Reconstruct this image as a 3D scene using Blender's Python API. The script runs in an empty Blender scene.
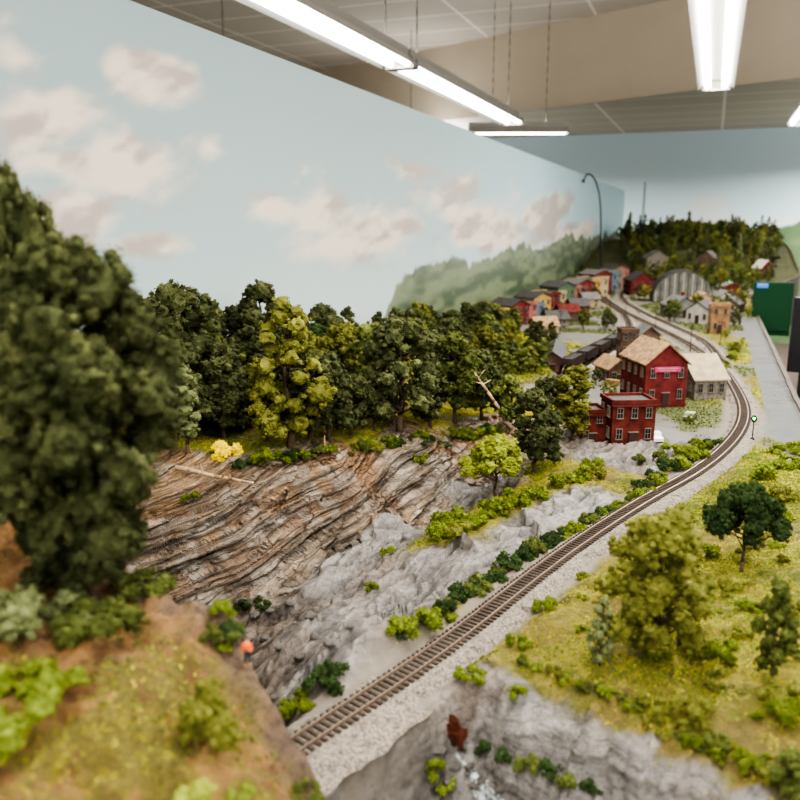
import bpy, bmesh, math, random
import numpy as np
from mathutils import Vector, Matrix
random.seed(7); RNG=np.random.default_rng(7)
Z0=1.10; CH=0.43
scene=bpy.context.scene
COL=scene.collection
# ---------------------------------------------------------------- helpers
PIT=math.radians(12.34); YAW=math.radians(21.0)
def ray(px,py):
    r=px-400.; up=400.-py; d=800.
    f=d*math.cos(PIT)+up*math.sin(PIT); u=up*math.cos(PIT)-d*math.sin(PIT)
    x=r*math.cos(YAW)-f*math.sin(YAW); y=r*math.sin(YAW)+f*math.cos(YAW)
    return x,y,u
def P(px,py,z):
    x,y,u=ray(px,py); s=(z-CH)/u
    return (x*s,y*s,z)
def _h(i,j,k,seed):
    n=(i*np.int64(374761393)+j*np.int64(668265263)+k*np.int64(2147483647)+np.int64(seed)*np.int64(1274126177))&np.int64(0xffffffff)
    n=((n^(n>>13))*np.int64(1274126177))&np.int64(0xffffffff)
    n=(n^(n>>16))&np.int64(0xffff)
    return n/65535.0
def vnoise(x,y,z,seed=0):
    x,y,z=[np.asarray(a,dtype=float) for a in (x,y,z)]
    x,y,z=np.broadcast_arrays(x,y,z)
    i=np.floor(x).astype(np.int64);j=np.floor(y).astype(np.int64);k=np.floor(z).astype(np.int64)
    fx=x-i;fy=y-j;fz=z-k
    fx=fx*fx*(3-2*fx);fy=fy*fy*(3-2*fy);fz=fz*fz*(3-2*fz)
    def L(a,b,t): return a+(b-a)*t
    c=[[[ _h(i+a,j+b,k+c_,seed) for c_ in (0,1)] for b in (0,1)] for a in (0,1)]
    return L(L(L(c[0][0][0],c[1][0][0],fx),L(c[0][1][0],c[1][1][0],fx),fy),L(L(c[0][0][1],c[1][0][1],fx),L(c[0][1][1],c[1][1][1],fx),fy),fz)
def fbm(x,y,z=0.,o=4,seed=0):
    s=0;a=.5;t=0
    for q in range(o):
        s=s+a*vnoise(np.asarray(x)*2**q+q*7.3,np.asarray(y)*2**q+q*3.1,np.asarray(z)*2**q,seed+q); t+=a; a*=.5
    return s/t
def facet(x,y,seed=0,slope=1.0):
    i0=np.floor(x).astype(np.int64);j0=np.floor(y).astype(np.int64); best=np.full(x.shape,99.); out=np.zeros(x.shape); zz=np.zeros_like(i0)
    for a in (-1,0,1):
        for b in (-1,0,1):
            i=i0+a;j=j0+b; cx=i+.5+(_h(i,j,zz,seed)-.5)*.9; cy=j+.5+(_h(i,j,zz,seed+1)-.5)*.9
            d=(x-cx)**2+(y-cy)**2; val=(_h(i,j,zz,seed+2)-.5)+slope*((_h(i,j,zz,seed+3)-.5)*(x-cx)+(_h(i,j,zz,seed+4)-.5)*(y-cy))*2
            m=d<best; out=np.where(m,val,out); best=np.where(m,d,best)
    return out
def sstep(a,b,x):
    t=np.clip((x-a)/(b-a),0,1); return t*t*(3-2*t)
def lin(c): 
    return tuple(((v/255.)/12.92 if v/255.<=.04045 else ((v/255.+.055)/1.055)**2.4) for v in c)
def reg(o,label,cat,group=None,kind=None):
    o["label"]=label; o["category"]=cat
    if group: o["group"]=group
    if kind: o["kind"]=kind
    return o
def link(o,parent=None):
    COL.objects.link(o)
    if parent is not None: o.parent=parent
    return o
def empty(name,loc,rz=0,sc=1):
    e=bpy.data.objects.new(name,None); e.empty_display_size=.02
    e.location=loc; e.rotation_euler=(0,0,rz); e.scale=(sc,sc,sc); COL.objects.link(e); return e
def npmesh(name,V,F,mats=(),mi=None,smooth=False):
    V=np.asarray(V,dtype=np.float32);F=np.asarray(F,dtype=np.int32)
    me=bpy.data.meshes.new(name); n=F.shape[1]
    me.vertices.add(len(V)); me.vertices.foreach_set('co',V.ravel())
    me.loops.add(F.size); me.loops.foreach_set('vertex_index',F.ravel())
    me.polygons.add(len(F)); me.polygons.foreach_set('loop_start',np.arange(0,F.size,n,dtype=np.int32))
    try: me.polygons.foreach_set('loop_total',np.full(len(F),n,dtype=np.int32))
    except Exception: pass
    for m in mats: me.materials.append(m)
    if mi is not None: me.polygons.foreach_set('material_index',np.asarray(mi,dtype=np.int32))
    me.update(calc_edges=True)
    me.polygons.foreach_set('use_smooth',np.full(len(F),smooth))
    return me
# ---------------------------------------------------------------- materials
def mat(name,col,rough=.7,noise=0,nscale=50,bump=0,bscale=200,metal=0,emit=0,spec=.3,col2=None,coord='Object'):
    m=bpy.data.materials.new(name); m.use_nodes=True; nt=m.node_tree; b=nt.nodes['Principled BSDF']
    b.inputs['Roughness'].default_value=rough; b.inputs['Metallic'].default_value=metal
    b.inputs['Specular IOR Level'].default_value=spec
    c=lin(col)+(1,); b.inputs['Base Color'].default_value=c
    if emit: b.inputs['Emission Color'].default_value=c; b.inputs['Emission Strength'].default_value=emit
    tc=nt.nodes.new('ShaderNodeTexCoord')
    if noise or col2:
        n=nt.nodes.new('ShaderNodeTexNoise'); n.inputs['Scale'].default_value=nscale; n.inputs['Detail'].default_value=5
        nt.links.new(tc.outputs[coord],n.inputs['Vector'])
        r=nt.nodes.new('ShaderNodeValToRGB'); r.color_ramp.elements[0].position=.35; r.color_ramp.elements[1].position=.65
        k=1-noise
        r.color_ramp.elements[0].color=tuple(v*k for v in c[:3])+(1,) if not col2 else lin(col2)+(1,)
        r.color_ramp.elements[1].color=c if col2 else tuple(min(1,v*(1+noise)) for v in c[:3])+(1,)
        nt.links.new(n.outputs['Fac'],r.inputs['Fac']); nt.links.new(r.outputs['Color'],b.inputs['Base Color'])
    if bump:
        n=nt.nodes.new('ShaderNodeTexNoise'); n.inputs['Scale'].default_value=bscale; n.inputs['Detail'].default_value=4
        nt.links.new(tc.outputs[coord],n.inputs['Vector'])
        bp=nt.nodes.new('ShaderNodeBump'); bp.inputs['Strength'].default_value=bump; bp.inputs['Distance'].default_value=.003
        nt.links.new(n.outputs['Fac'],bp.inputs['Height']); nt.links.new(bp.outputs['Normal'],b.inputs['Normal'])
    return m
def leafmat(name,c1,c2,c3):
    m=bpy.data.materials.new(name); m.use_nodes=True; nt=m.node_tree; b=nt.nodes['Principled BSDF']
    b.inputs['Roughness'].default_value=.95; b.inputs['Specular IOR Level'].default_value=.05
    g=nt.nodes.new('ShaderNodeNewGeometry'); r=nt.nodes.new('ShaderNodeValToRGB')
    e=r.color_ramp.elements; e[0].color=lin(c1)+(1,); e[1].color=lin(c3)+(1,); x=e.new(.55); x.color=lin(c2)+(1,)
    tc=nt.nodes.new('ShaderNodeTexCoord'); n=nt.nodes.new('ShaderNodeTexNoise'); n.inputs['Scale'].default_value=6
    nt.links.new(tc.outputs['Object'],n.inputs['Vector'])
    nfine=nt.nodes.new('ShaderNodeTexNoise'); nfine.inputs['Scale'].default_value=90; nfine.inputs['Detail'].default_value=3
    nt.links.new(tc.outputs['Object'],nfine.inputs['Vector'])
    a=nt.nodes.new('ShaderNodeMath'); a.operation='MULTIPLY_ADD'; a.inputs[1].default_value=.28
    nt.links.new(g.outputs['Random Per Island'],a.inputs[0])
    f2=nt.nodes.new('ShaderNodeMath'); f2.operation='MULTIPLY_ADD'; f2.inputs[1].default_value=1.0; f2.inputs[2].default_value=-.62
    nt.links.new(nfine.outputs['Fac'],f2.inputs[0])
    s=nt.nodes.new('ShaderNodeMath'); s.operation='MULTIPLY_ADD'; s.inputs[1].default_value=.9
    nt.links.new(n.outputs['Fac'],s.inputs[0]); nt.links.new(f2.outputs[0],s.inputs[2]); nt.links.new(s.outputs[0],a.inputs[2])
    nt.links.new(a.outputs[0],r.inputs['Fac'])
    oi=nt.nodes.new('ShaderNodeObjectInfo'); hs=nt.nodes.new('ShaderNodeHueSaturation')
    mr=nt.nodes.new('ShaderNodeMapRange'); mr.inputs['To Min'].default_value=.85; mr.inputs['To Max'].default_value=1.4
    nt.links.new(oi.outputs['Random'],mr.inputs['Value']); nt.links.new(mr.outputs[0],hs.inputs['Value'])
    nt.links.new(r.outputs['Color'],hs.inputs['Color']); nt.links.new(hs.outputs['Color'],b.inputs['Base Color'])
    return m
LM={'dark':leafmat('foliage_dark',(38,43,28),(66,70,45),(104,106,70)),
 'mid':leafmat('foliage_mid',(48,55,30),(80,87,46),(116,120,68)),
 'olive':leafmat('foliage_olive',(62,64,32),(98,99,50),(134,131,74)),
 'bright':leafmat('foliage_bright',(82,90,38),(126,134,58),(166,168,88)),
 'bush':leafmat('foliage_bush',(58,70,28),(94,104,44),(132,137,66)),
 'deep':leafmat('foliage_deep',(30,43,27),(52,67,39),(84,97,58)),
 'sage':leafmat('foliage_sage',(68,74,50),(98,104,70),(130,134,96)),
 'yellow':leafmat('foliage_yellow',(200,170,10),(240,215,20),(255,240,70)),
 'turf':leafmat('turf_flock',(84,86,32),(134,128,50),(170,156,76))}
BARK=mat('bark',(78,64,50),.9,.35,60,.4)
SNAG=mat('weathered_wood',(160,138,110),.85,.25,90,.3)
# ---------------------------------------------------------------- mesh builder
class MB:
    def __init__(s): s.v=[];s.f=[];s.m=[]
    def add(s,V,F,mi):
        o=len(s.v); s.v+= [tuple(v) for v in V]; s.f+=[tuple(i+o for i in f) for f in F]; s.m+=[mi]*len(F); return s
    def box(s,c,d,mi=0,rz=0):
        x,y,z=d[0]/2,d[1]/2,d[2]/2; cr,sr=math.cos(rz),math.sin(rz)
        V=[]
        for a in (-x,x):
            for b in (-y,y):
                for e in (-z,z): V.append((c[0]+a*cr-b*sr,c[1]+a*sr+b*cr,c[2]+e))
        return s.add(V,[(0,1,3,2),(4,6,7,5),(0,4,5,1),(2,3,7,6),(0,2,6,4),(1,5,7,3)],mi)
    def cyl(s,p0,p1,r0,r1,n=8,mi=0):
        p0=Vector(p0);p1=Vector(p1);d=(p1-p0); 
        if d.length<1e-9: return s
        q=d.to_track_quat('Z','Y'); V=[]
        for (p,r) in ((p0,r0),(p1,r1)):
            for i in range(n):
                a=2*math.pi*i/n; V.append(p+q@Vector((r*math.cos(a),r*math.sin(a),0)))
        F=[(i,(i+1)%n,n+(i+1)%n,n+i) for i in range(n)]+[tuple(range(n-1,-1,-1)),tuple(range(n,2*n))]
        return s.add(V,F,mi)
    def prism(s,prof,y0,y1,mi=0):
        n=len(prof); V=[(a,y0,b) for a,b in prof]+[(a,y1,b) for a,b in prof]
        F=[(i,(i+1)%n,n+(i+1)%n,n+i) for i in range(n)]+[tuple(range(n-1,-1,-1)),tuple(range(n,2*n))]
        return s.add(V,F,mi)
    def mesh(s,name,mats,smooth=False):
        me=bpy.data.meshes.new(name); me.from_pydata(s.v,[],s.f)
        for m in mats: me.materials.append(m)
        for p,i in zip(me.polygons,s.m): p.material_index=i; p.use_smooth=smooth
        bm=bmesh.new(); bm.from_mesh(me); bmesh.ops.recalc_face_normals(bm,faces=bm.faces); bm.to_mesh(me); bm.free()
        return me
    def obj(s,name,mats,parent=None,loc=(0,0,0),rz=0,smooth=False):
        o=bpy.data.objects.new(name,s.mesh(name,mats,smooth)); o.location=loc; o.rotation_euler=(0,0,rz)
        return link(o,parent)
# ---------------------------------------------------------------- track path
def spline(pts,n=40,sm=9):
    pts=np.array(pts,float); out=[]
    Pp=np.vstack([2*pts[0]-pts[1],pts,2*pts[-1]-pts[-2]])
    for i in range(1,len(Pp)-2):
        t=np.linspace(0,1,n,endpoint=False)[:,None]; a,b,c,d=Pp[i-1],Pp[i],Pp[i+1],Pp[i+2]
        out.append(.5*((2*b)+(-a+c)*t+(2*a-5*b+4*c-d)*t**2+(-a+3*b-3*c+d)*t**3))
    o=np.vstack(out+[pts[-1:]])
    seg=np.r_[0,np.cumsum(np.linalg.norm(np.diff(o,axis=0),axis=1))]
    m=int(seg[-1]/.01); s=np.linspace(0,seg[-1],m); o=np.c_[np.interp(s,seg,o[:,0]),np.interp(s,seg,o[:,1])]
    for _ in range(sm):
        q=o.copy(); q[3:-3]=(o[:-6]+o[1:-5]+o[2:-4]+o[3:-3]+o[4:-2]+o[5:-1]+o[6:])/7; o=q
    return o
T1=spline([(-.35,.36),(-.29,.54),(-.23,.72),(-.158,1.0),(-.07,1.27),(.01,1.48),(.07,1.72),(.098,1.95),(.093,2.2),(.05,2.62),(-.05,3.1),(-.2,3.6),(-.42,4.3),(-.62,5.2),(-.7,6.4)])
T2=spline([(-.42,2.0),(-.345,2.55),(-.285,3.2),(-.36,3.95),(-.52,4.6),(-.72,5.4),(-.8,6.4)])
T3=spline([(.055,2.75),(.0,3.2),(-.13,3.65),(-.33,4.3),(-.50,5.1),(-.55,6.2)])
ALLT=np.vstack([T1[::2],T2[::3],T3[::3]])
# ---------------------------------------------------------------- terrain
C=[]
def cp(px,py,z,t): p=P(px,py,z); C.append((p[0],p[1],z,t))
def cw(x,y,z,t): C.append((x,y,z,t))
for a in [(480,780,-.08),(440,795,-.085),(395,735,-.022),(500,705,-.014),(450,705,-.014),(430,740,-.035),
          (600,462,-.005),(560,503,-.006),(450,565,-.025),(370,615,-.04),(300,640,-.07),(290,690,-.05),(335,567,-.085),(480,492,-.045),(400,532,-.065),(640,458,-.003),(520,525,-.012)]:
    cp(*a,'G')
for a in [(535,712,-.016),(580,735,-.012),(630,752,-.008),(685,780,-.005),(735,808,-.002),(520,745,-.036),(560,775,-.042),(610,790,-.036),(670,815,-.03),(600,822,-.06),(520,810,-.085),(720,860,-.045),(790,850,-.015),(820,900,-.04)]:
    cp(*a,'F')
for a in [(510,655,0.),(550,676,.005),(597,698,.008),(645,718,.009),(690,745,.01),(745,775,.011),(795,802,.013),(620,620,.012),(600,655,.01),(650,675,.013),(700,690,.017),(740,730,.017),(700,640,.022),(790,640,.035),(640,560,.002),(600,590,.002),(560,620,.002),(720,560,.02),(795,560,.04),(790,490,.03),(765,455,.008),(690,505,.0),(660,530,.0),(740,500,.012),(780,720,.025),
          (530,493,-.008),(470,523,-.02),(575,470,0.),(200,440,.05),(300,430,.05),(400,415,.045),(460,408,.04),(250,445,.048),(350,430,.046)]:
    cp(*a,'R')
for a in [(180,478,.035),(260,466,.035),(340,456,.035),(420,440,.035),(500,430,.025),(170,603,-.11),(225,592,-.105),(330,550,-.08),(400,512,-.06),(470,478,-.04),(230,530,-.035),(350,500,-.02),(280,510,-.025),(420,470,-.01),(290,560,-.085)]:
    cp(*a,'S')
cw(-.95,.9,.04,'S'); cw(-.9,.74,-.1,'S'); cw(-.6,.72,-.13,'V'); cw(-.5,.8,-.11,'V'); cw(-.42,.66,-.1,'V'); cw(-1.02,.55,.02,'S'); cw(-.75,.6,-.12,'V')
p=P(245,615,-.11); cw(p[0],p[1],-.11,'V')
for a in [(-1,1.2,.09),(-1,1.8,.09),(-.72,1.7,.05),(-.5,2,.03),(-.38,1.8,.015),(-1,2.6,.04),(-.6,2.5,.02),(-.9,3.0,.02),(-.8,2.2,.04),(-.7,2.95,.01)]: cw(*a,'R')
for a in [(.2,1.9,0),(.2,2.6,0),(.2,3.4,0),(.18,1.62,0.0),(-.25,2.0,0),(-.1,1.75,0),(-.1,2.3,0),(-.2,2.8,0),(-.5,3.2,0),(0,3,0),(-.6,3.8,0),(-.1,3.8,0),(.1,4.2,0),(-.8,4.2,0),(-.4,4.8,0),(-.9,5,0),(0,5.2,.01),(-.3,5.6,.02)]: cw(*a,'P')
for a in [(.13,2.35,0),(.15,2.9,0),(.13,4.8,.02),(-.95,6,.05),(-.6,6.3,.03),(-.1,6.3,.08),(.4,6.6,.1),(-.9,7.2,.16),(-.3,7.2,.2),(.3,7.2,.2),(-.8,8.2,.28),(-.2,8.2,.31),(.4,8.2,.28),(-.9,9.6,.25),(-.2,9.6,.28),(.5,9.6,.25),(.1,3.3,0)]: cw(*a,'R')
cw(.1,.25,-.12,'F'); cw(-.1,.25,-.12,'G'); cw(.24,.42,-.05,'F')
CP=np.array([(c[0],c[1]) for c in C]); CZ=np.array([c[2] for c in C]); CT=[c[3] for c in C]
def tps_fit(XY,Z,lam=1e-4):
    n=len(XY); d=np.linalg.norm(XY[:,None]-XY[None],axis=2); K=np.where(d>0,d*d*np.log(d+1e-12),0)+lam*np.eye(n)
    Pm=np.c_[np.ones(n),XY]; A=np.zeros((n+3,n+3)); A[:n,:n]=K;A[:n,n:]=Pm;A[n:,:n]=Pm.T
    return np.linalg.solve(A,np.r_[Z,0,0,0]),XY
def tps_eval(fit,X,Y):
    w,XY=fit; out=np.zeros(X.size); X=X.ravel();Y=Y.ravel()
    for i in range(0,X.size,40000):
        x=X[i:i+40000];y=Y[i:i+40000]
        d2=(x[:,None]-XY[None,:,0])**2+(y[:,None]-XY[None,:,1])**2
        out[i:i+40000]=(.5*d2*np.log(d2+1e-14))@w[:-3]+w[-3]+w[-2]*x+w[-1]*y
    return out
FIT=tps_fit(CP,CZ)
HP=[P(*a) for a in [(130,570,.15),(180,600,.14),(230,650,.11),(262,700,.085),(300,750,.06),(340,800,.05),(100,640,.145),(30,620,.16),(100,760,.12),(200,760,.10),(20,790,.13)]]
HP+=[(-.8,.4,.15),(-.9,.7,.16),(-.3,.1,.08),(-.1,.1,.03)]
HP=np.array(HP); HFIT=tps_fit(HP[:,:2],HP[:,2])
EX=[-1.05,-.7,-.55,-.431,-.372,-.323,-.291,-.253,-.207,-.15,-.1,-.05,-.03]
EY=[.70,.61,.55,.498,.483,.477,.468,.456,.425,.36,.27,.1,-1]
def hillmask(x,y):
    w=(fbm(x*18,y*18,0,3,55)-.5)*.05
    return sstep(-.028,.002,np.interp(x,EX,EY)-y+w)
def tdist(x,y):
    out=np.full(x.size,9.)
    for i in range(0,x.size,40000):
        a=x[i:i+40000];b=y[i:i+40000]
        out[i:i+40000]=np.sqrt(((a[:,None]-ALLT[None,:,0])**2+(b[:,None]-ALLT[None,:,1])**2).min(1))
    return out
TY=['G','R','S','V','P','F']
IDX=[np.array([i for i,t in enumerate(CT) if t==k]) for k in TY]
def weights(x,y):
    wx=x+(fbm(x*20,y*20,0,4,11)-.5)*.04; wy=y+(fbm(x*20,y*20,5,4,12)-.5)*.04
    W=np.zeros((x.size,6))
    for i in range(0,x.size,40000):
        a=wx[i:i+40000];b=wy[i:i+40000]
        for k in range(6):
            d2=((a[:,None]-CP[IDX[k]][None,:,0])**2+(b[:,None]-CP[IDX[k]][None,:,1])**2)
            W[i:i+40000,k]=(1/(d2+1e-4)**4).sum(1)
    W/=W.sum(1)[:,None]; return W
def terrain(x,y,full=False):
    x=np.atleast_1d(np.asarray(x,float)).ravel();y=np.atleast_1d(np.asarray(y,float)).ravel()
    z=tps_eval(FIT,x,y); W=weights(x,y); rock=W[:,0]+.45*W[:,2]+W[:,3]+.55*W[:,5]
    td=tdist(x,y); tm=1-sstep(.032,.062,td)
    a=x*.33+y*.94; b=x*.94-y*.33
    w1=fbm(x*22,y*22,0,2,301)-.5; w2=fbm(x*22,y*22,4,2,302)-.5
    fa=facet(b*23+w1*.8,a*8+w2*.8,501,1.4); fb=facet(b*54+w2*.9,a*20+w1*.9,511,1.4); fc=facet(b*120+w1*1.2,a*50+w2*1.2,521,1.4)
    r1=1-np.abs(fbm(b*20,a*8,z*16,4,3)*2-1); n2=fbm(x*60,y*60,z*30,3,8)-.5; r3=1-np.abs(fbm(b*52,a*20,z*30,4,21)*2-1)
    z=z+(1-tm)*(rock*((r1**2-.55)*.012+n2*.002+(r3**2-.55)*.003+fa*.0115+fb*.0048+fc*.0016)+(W[:,1])*((fbm(x*12,y*12,0,3,31)-.5)*.014+n2*.006+fc*.0006))
    z=z*(1-tm)+tm*-.006
    hm=hillmask(x,y); hz=tps_eval(HFIT,x,y)+(fbm(x*14,y*14,0,4,41)-.5)*.045+n2*.018+fb*.008*sstep(1.,.2,hm)+fc*.0016
    z=z*(1-hm)+hz*hm
    if full: return z,W,td,hm,r1,r3,fa,fb,fc
    return z
def ground(x,y): return float(terrain([x],[y])[0])
def hit(px,py,smax=12):
    x,y,u=ray(px,py); s=np.geomspace(.25,smax,700)/800.
    z=terrain(x*s,y*s); r=CH+u*s
    k=np.argmax(r<z); 
    if not (r<z).any(): return None
    return x*s[k],y*s[k],float(z[k]),s[k]*800
xr=lambda y: .22+.38*sstep(5.,6.6,y)
ys=[.05]
while ys[-1]<9.85: ys.append(ys[-1]+(.0022 if ys[-1]<1.5 else .0022*(ys[-1]/1.5)**1.7))
ys=np.array(ys); nx=540; us=np.linspace(0,1,nx)
XL=-.992
Yg,Ug=np.meshgrid(ys,us,indexing='ij'); Xg=XL+Ug*(xr(Yg)-XL)
X=Xg.ravel();Y=Yg.ravel(); Z,W,TD,HM,R1,R3,FA,FB,FC=terrain(X,Y,True)
ny=len(ys); print('terrain',ny,nx)
al=X*.585+Y*.811; wq=(fbm(X*6,Y*6,Z*6,3,61)-.5)*.045
q=Z*.95-al*.26+wq
def saw(t,sd):
    i=np.floor(t); f=t-i; h=_h(i.astype(np.int64),np.zeros_like(i,dtype=np.int64),np.zeros_like(i,dtype=np.int64),sd); return h*.75+.35*f,h
s1,h1=saw(q*80+fbm(al*8,q*26,0,3,62)*1.3,5); s2,h2=saw(q*200+fbm(al*14,q*50,0,3,63)*1.8,6)
st=s1*.55+s2*.45*(.5+fbm(al*14,q*8,0,2,64))
sm=np.clip(W[:,2]*1.15,0,1)*(1-HM); fm=np.clip(W[:,5],0,1)*(1-HM)
X2=X+sm*(st-.45)*.032*.811-fm*(st-.45)*.012*.5; Y2=Y-sm*(st-.45)*.032*.585-fm*(st-.45)*.012*.85
X2=np.maximum(X2,XL)
V=np.c_[X2,Y2,Z+Z0]
ii=np.arange((ny-1)*nx).reshape(ny-1,nx)[:,:-1].ravel()
F=np.c_[ii,ii+1,ii+nx+1,ii+nx]
def mixc(a,b,t): return a*(1-t[:,None])+b*t[:,None]
def cc(*c): return np.array(lin(c))[None,:]*np.ones((X.size,1))
n1=fbm(X*9,Y*9,Z*9,4,71); n2=fbm(X*45,Y*45,Z*45,4,72); n3=fbm(X*150,Y*150,Z*150,2,73)
hi=np.clip(.5+FA*.4+FB*.7+FC*.3,0,1)
cg=mixc(cc(78,74,71),cc(116,111,107),sstep(.15,.75,hi*.6+n2*.4)); cg=mixc(cg,cc(138,134,130),sstep(.52,.7,n2)*.5); cg=mixc(cg,cc(106,90,76),sstep(.5,.68,n1)*.5)
turfn=fbm(X*22,Y*22,0,4,79)
cr=mixc(cc(84,88,34),cc(134,128,54),sstep(.35,.62,n2*.5+n1*.5)); cr=mixc(cr,cc(162,146,76),sstep(.48,.66,n3)*.6); cr=mixc(cr,cc(116,94,58),sstep(.56,.68,fbm(X*14,Y*14,0,4,78))*.5)
cr=mixc(cr,cc(56,64,36),sstep(5.,6.,Y)*.85)
cs=mixc(cc(74,63,54),cc(128,114,98),sstep(.15,.85,h2*.5+h1*.5)); cs=mixc(cs,cc(144,110,72),sstep(.48,.62,n1)*.42); cs=mixc(cs,cc(122,84,60),sstep(.54,.66,fbm(al*6,q*40,1,3,75))*.28); cs=mixc(cs,cc(142,136,128),sstep(.48,.62,n2)*.6)
cf=mixc(cc(96,93,90),cc(134,130,127),np.clip(sstep(.2,.8,h2*.5+h1*.5)*.5+n2*.5,0,1)); cf=mixc(cf,cc(110,96,84),sstep(.56,.7,n1)*.35)
cv=mixc(cc(62,54,47),cc(112,100,90),sstep(.35,.65,n2))
cpv=mixc(cc(76,72,68),cc(100,96,90),n2)
cpv=mixc(cpv,cc(72,78,42),sstep(.44,.52,fbm(X*8,Y*8,0,4,99))*.9)
ch=mixc(cc(116,84,50),cc(168,128,80),sstep(.35,.65,n2)); ch=mixc(ch,cc(184,152,104),sstep(.55,.7,n3)*.4); ch=mixc(ch,cc(114,108,48),sstep(.50,.61,fbm(X*13,Y*13,0,4,77)*.7+n3*.3)*.85)
EDG=np.clip((np.interp(X,EX,EY)-Y),-1,1); ch=mixc(ch,mixc(cc(88,70,56),cc(150,126,106),n2),1-sstep(.0,.045,EDG+(n2-.5)*.05))
W3=W**1.6; W3/=W3.sum(1)[:,None]
colr=cg*W3[:,0:1]+cr*W3[:,1:2]+cs*W3[:,2:3]+cv*W3[:,3:4]+cpv*W3[:,4:5]+cf*W3[:,5:6]
tb=1-sstep(.035,.056,TD+(n2-.5)*.03)
colr=mixc(colr,cc(108,101,92),tb*.9)
def strip(pts,w):
    S=spline(pts,20,2); d=np.full(X.size,9.); m_=(Y>1.5)&(Y<6.5); a=X[m_];b=Y[m_]; d[m_]=np.sqrt(((a[:,None]-S[None,::2,0])**2+(b[:,None]-S[None,::2,1])**2).min(1)); return 1-sstep(w-.008,w,d)
road=np.maximum(strip([(-.0,1.62),(-.06,1.75),(-.22,1.85),(-.27,2.3),(-.24,2.9),(-.2,3.3)],.035),strip([(-.74,3.2),(-.72,4.2),(-.78,5.4)],.045))
colr=mixc(colr,cc(98,96,93),road*sstep(.03,.04,TD))
edge=sstep(.146,.152,X)*sstep(1.72,1.78,Y)*(1-sstep(4.0,4.2,Y))*sstep(.035,.042,TD)
colr=mixc(colr,cc(84,84,84)*(.85+.3*n2[:,None]),edge)
colr=mixc(colr,ch,HM)
rockm=np.clip((W[:,0]*.8+W[:,3]+W[:,5]*.6)*(1-HM)*(1-tb)+HM*(1-sstep(.0,.045,EDG))*.8,0,1); stm=np.clip(sm+fm*.28*(1-tb),0,1); grm=np.clip(W[:,1]*(1-HM)*(1-tb)*(1-edge)+HM*.95,0,1)
terr_me=npmesh('terrain',V,F,smooth=True)
ca=terr_me.color_attributes.new('Col','FLOAT_COLOR','POINT'); ca.data.foreach_set('color',np.c_[colr,np.ones(len(colr))].astype(np.float32).ravel())
cm=terr_me.color_attributes.new('Msk','FLOAT_COLOR','POINT'); cm.data.foreach_set('color',np.c_[rockm,stm,grm,np.ones(len(colr))].astype(np.float32).ravel())
m=bpy.data.materials.new('terrain_ground'); m.use_nodes=True; nt=m.node_tree; b=nt.nodes['Principled BSDF']; N=nt.nodes.new; L=nt.links.new
a1=N('ShaderNodeAttribute'); a1.attribute_name='Col'; a2=N('ShaderNodeAttribute'); a2.attribute_name='Msk'
sp=N('ShaderNodeSeparateColor'); L(a2.outputs['Color'],sp.inputs[0]); tc=N('ShaderNodeTexCoord')
def noise(scale,det=5,vec=None,rough=.6):
    n=N('ShaderNodeTexNoise'); n.inputs['Scale'].default_value=scale; n.inputs['Detail'].default_value=det; n.inputs['Roughness'].default_value=rough
    L(vec or tc.outputs['Object'],n.inputs['Vector']); return n
def math_(op,a,b_=None,c=None):
    n=N('ShaderNodeMath'); n.operation=op
    for i,v in enumerate((a,b_,c)):
        if v is None: continue
        if isinstance(v,(int,float)): n.inputs[i].default_value=v
        else: L(v,n.inputs[i])
    return n.outputs[0]
def ramp(fac,stops):
    r=N('ShaderNodeValToRGB'); e=r.color_ramp.elements; e[0].position,e[0].color=stops[0][0],stops[0][1]+(1,); e[1].position,e[1].color=stops[-1][0],stops[-1][1]+(1,)
    for s in stops[1:-1]:
        x=e.new(s[0]); x.color=s[1]+(1,)
    L(fac,r.inputs['Fac']); return r.outputs['Color']
def mixn(t,a,b_,f):
    n=N('ShaderNodeMix'); n.data_type='RGBA'; n.blend_type=t
    if isinstance(f,float): n.inputs[0].default_value=f
    else: L(f,n.inputs[0])
    for k,v in ((6,a),(7,b_)):
        if isinstance(v,tuple): n.inputs[k].default_value=v+(1,)
        else: L(v,n.inputs[k])
    return n.outputs[2]
nf=noise(900,3); nm=noise(110,8,None,.72)
wn=noise(30,4)
vb=N('ShaderNodeVectorMath'); vb.operation='MULTIPLY_ADD'; vb.inputs[1].default_value=(.014,.014,.014); L(wn.outputs['Color'],vb.inputs[0]); L(tc.outputs['Object'],vb.inputs[2])
mpv=N('ShaderNodeMapping'); mpv.inputs['Rotation'].default_value=(0,0,math.radians(20)); mpv.inputs['Scale'].default_value=(1.3,.5,1.5); L(vb.outputs[0],mpv.inputs['Vector'])
vo1=N('ShaderNodeTexVoronoi'); vo1.inputs['Scale'].default_value=65; L(mpv.outputs[0],vo1.inputs['Vector'])
vo2=N('ShaderNodeTexVoronoi'); vo2.feature='DISTANCE_TO_EDGE'; vo2.inputs['Scale'].default_value=65; L(mpv.outputs[0],vo2.inputs['Vector'])
vo3=N('ShaderNodeTexVoronoi'); vo3.feature='DISTANCE_TO_EDGE'; vo3.inputs['Scale'].default_value=170; L(mpv.outputs[0],vo3.inputs['Vector'])
g1=ramp(nf.outputs['Fac'],[(.3,(.45,.45,.4)),(.7,(1.5,1.46,1.38))])
g2=ramp(nm.outputs['Fac'],[(.38,(.4,.38,.37)),(.46,(.95,.95,.95)),(.62,(1.2,1.2,1.2))])
g3=ramp(vo2.outputs['Distance'],[(0.,(.25,.24,.24)),(.045,(1.,1.,1.)),(1.,(1.05,1.05,1.05))])
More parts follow.
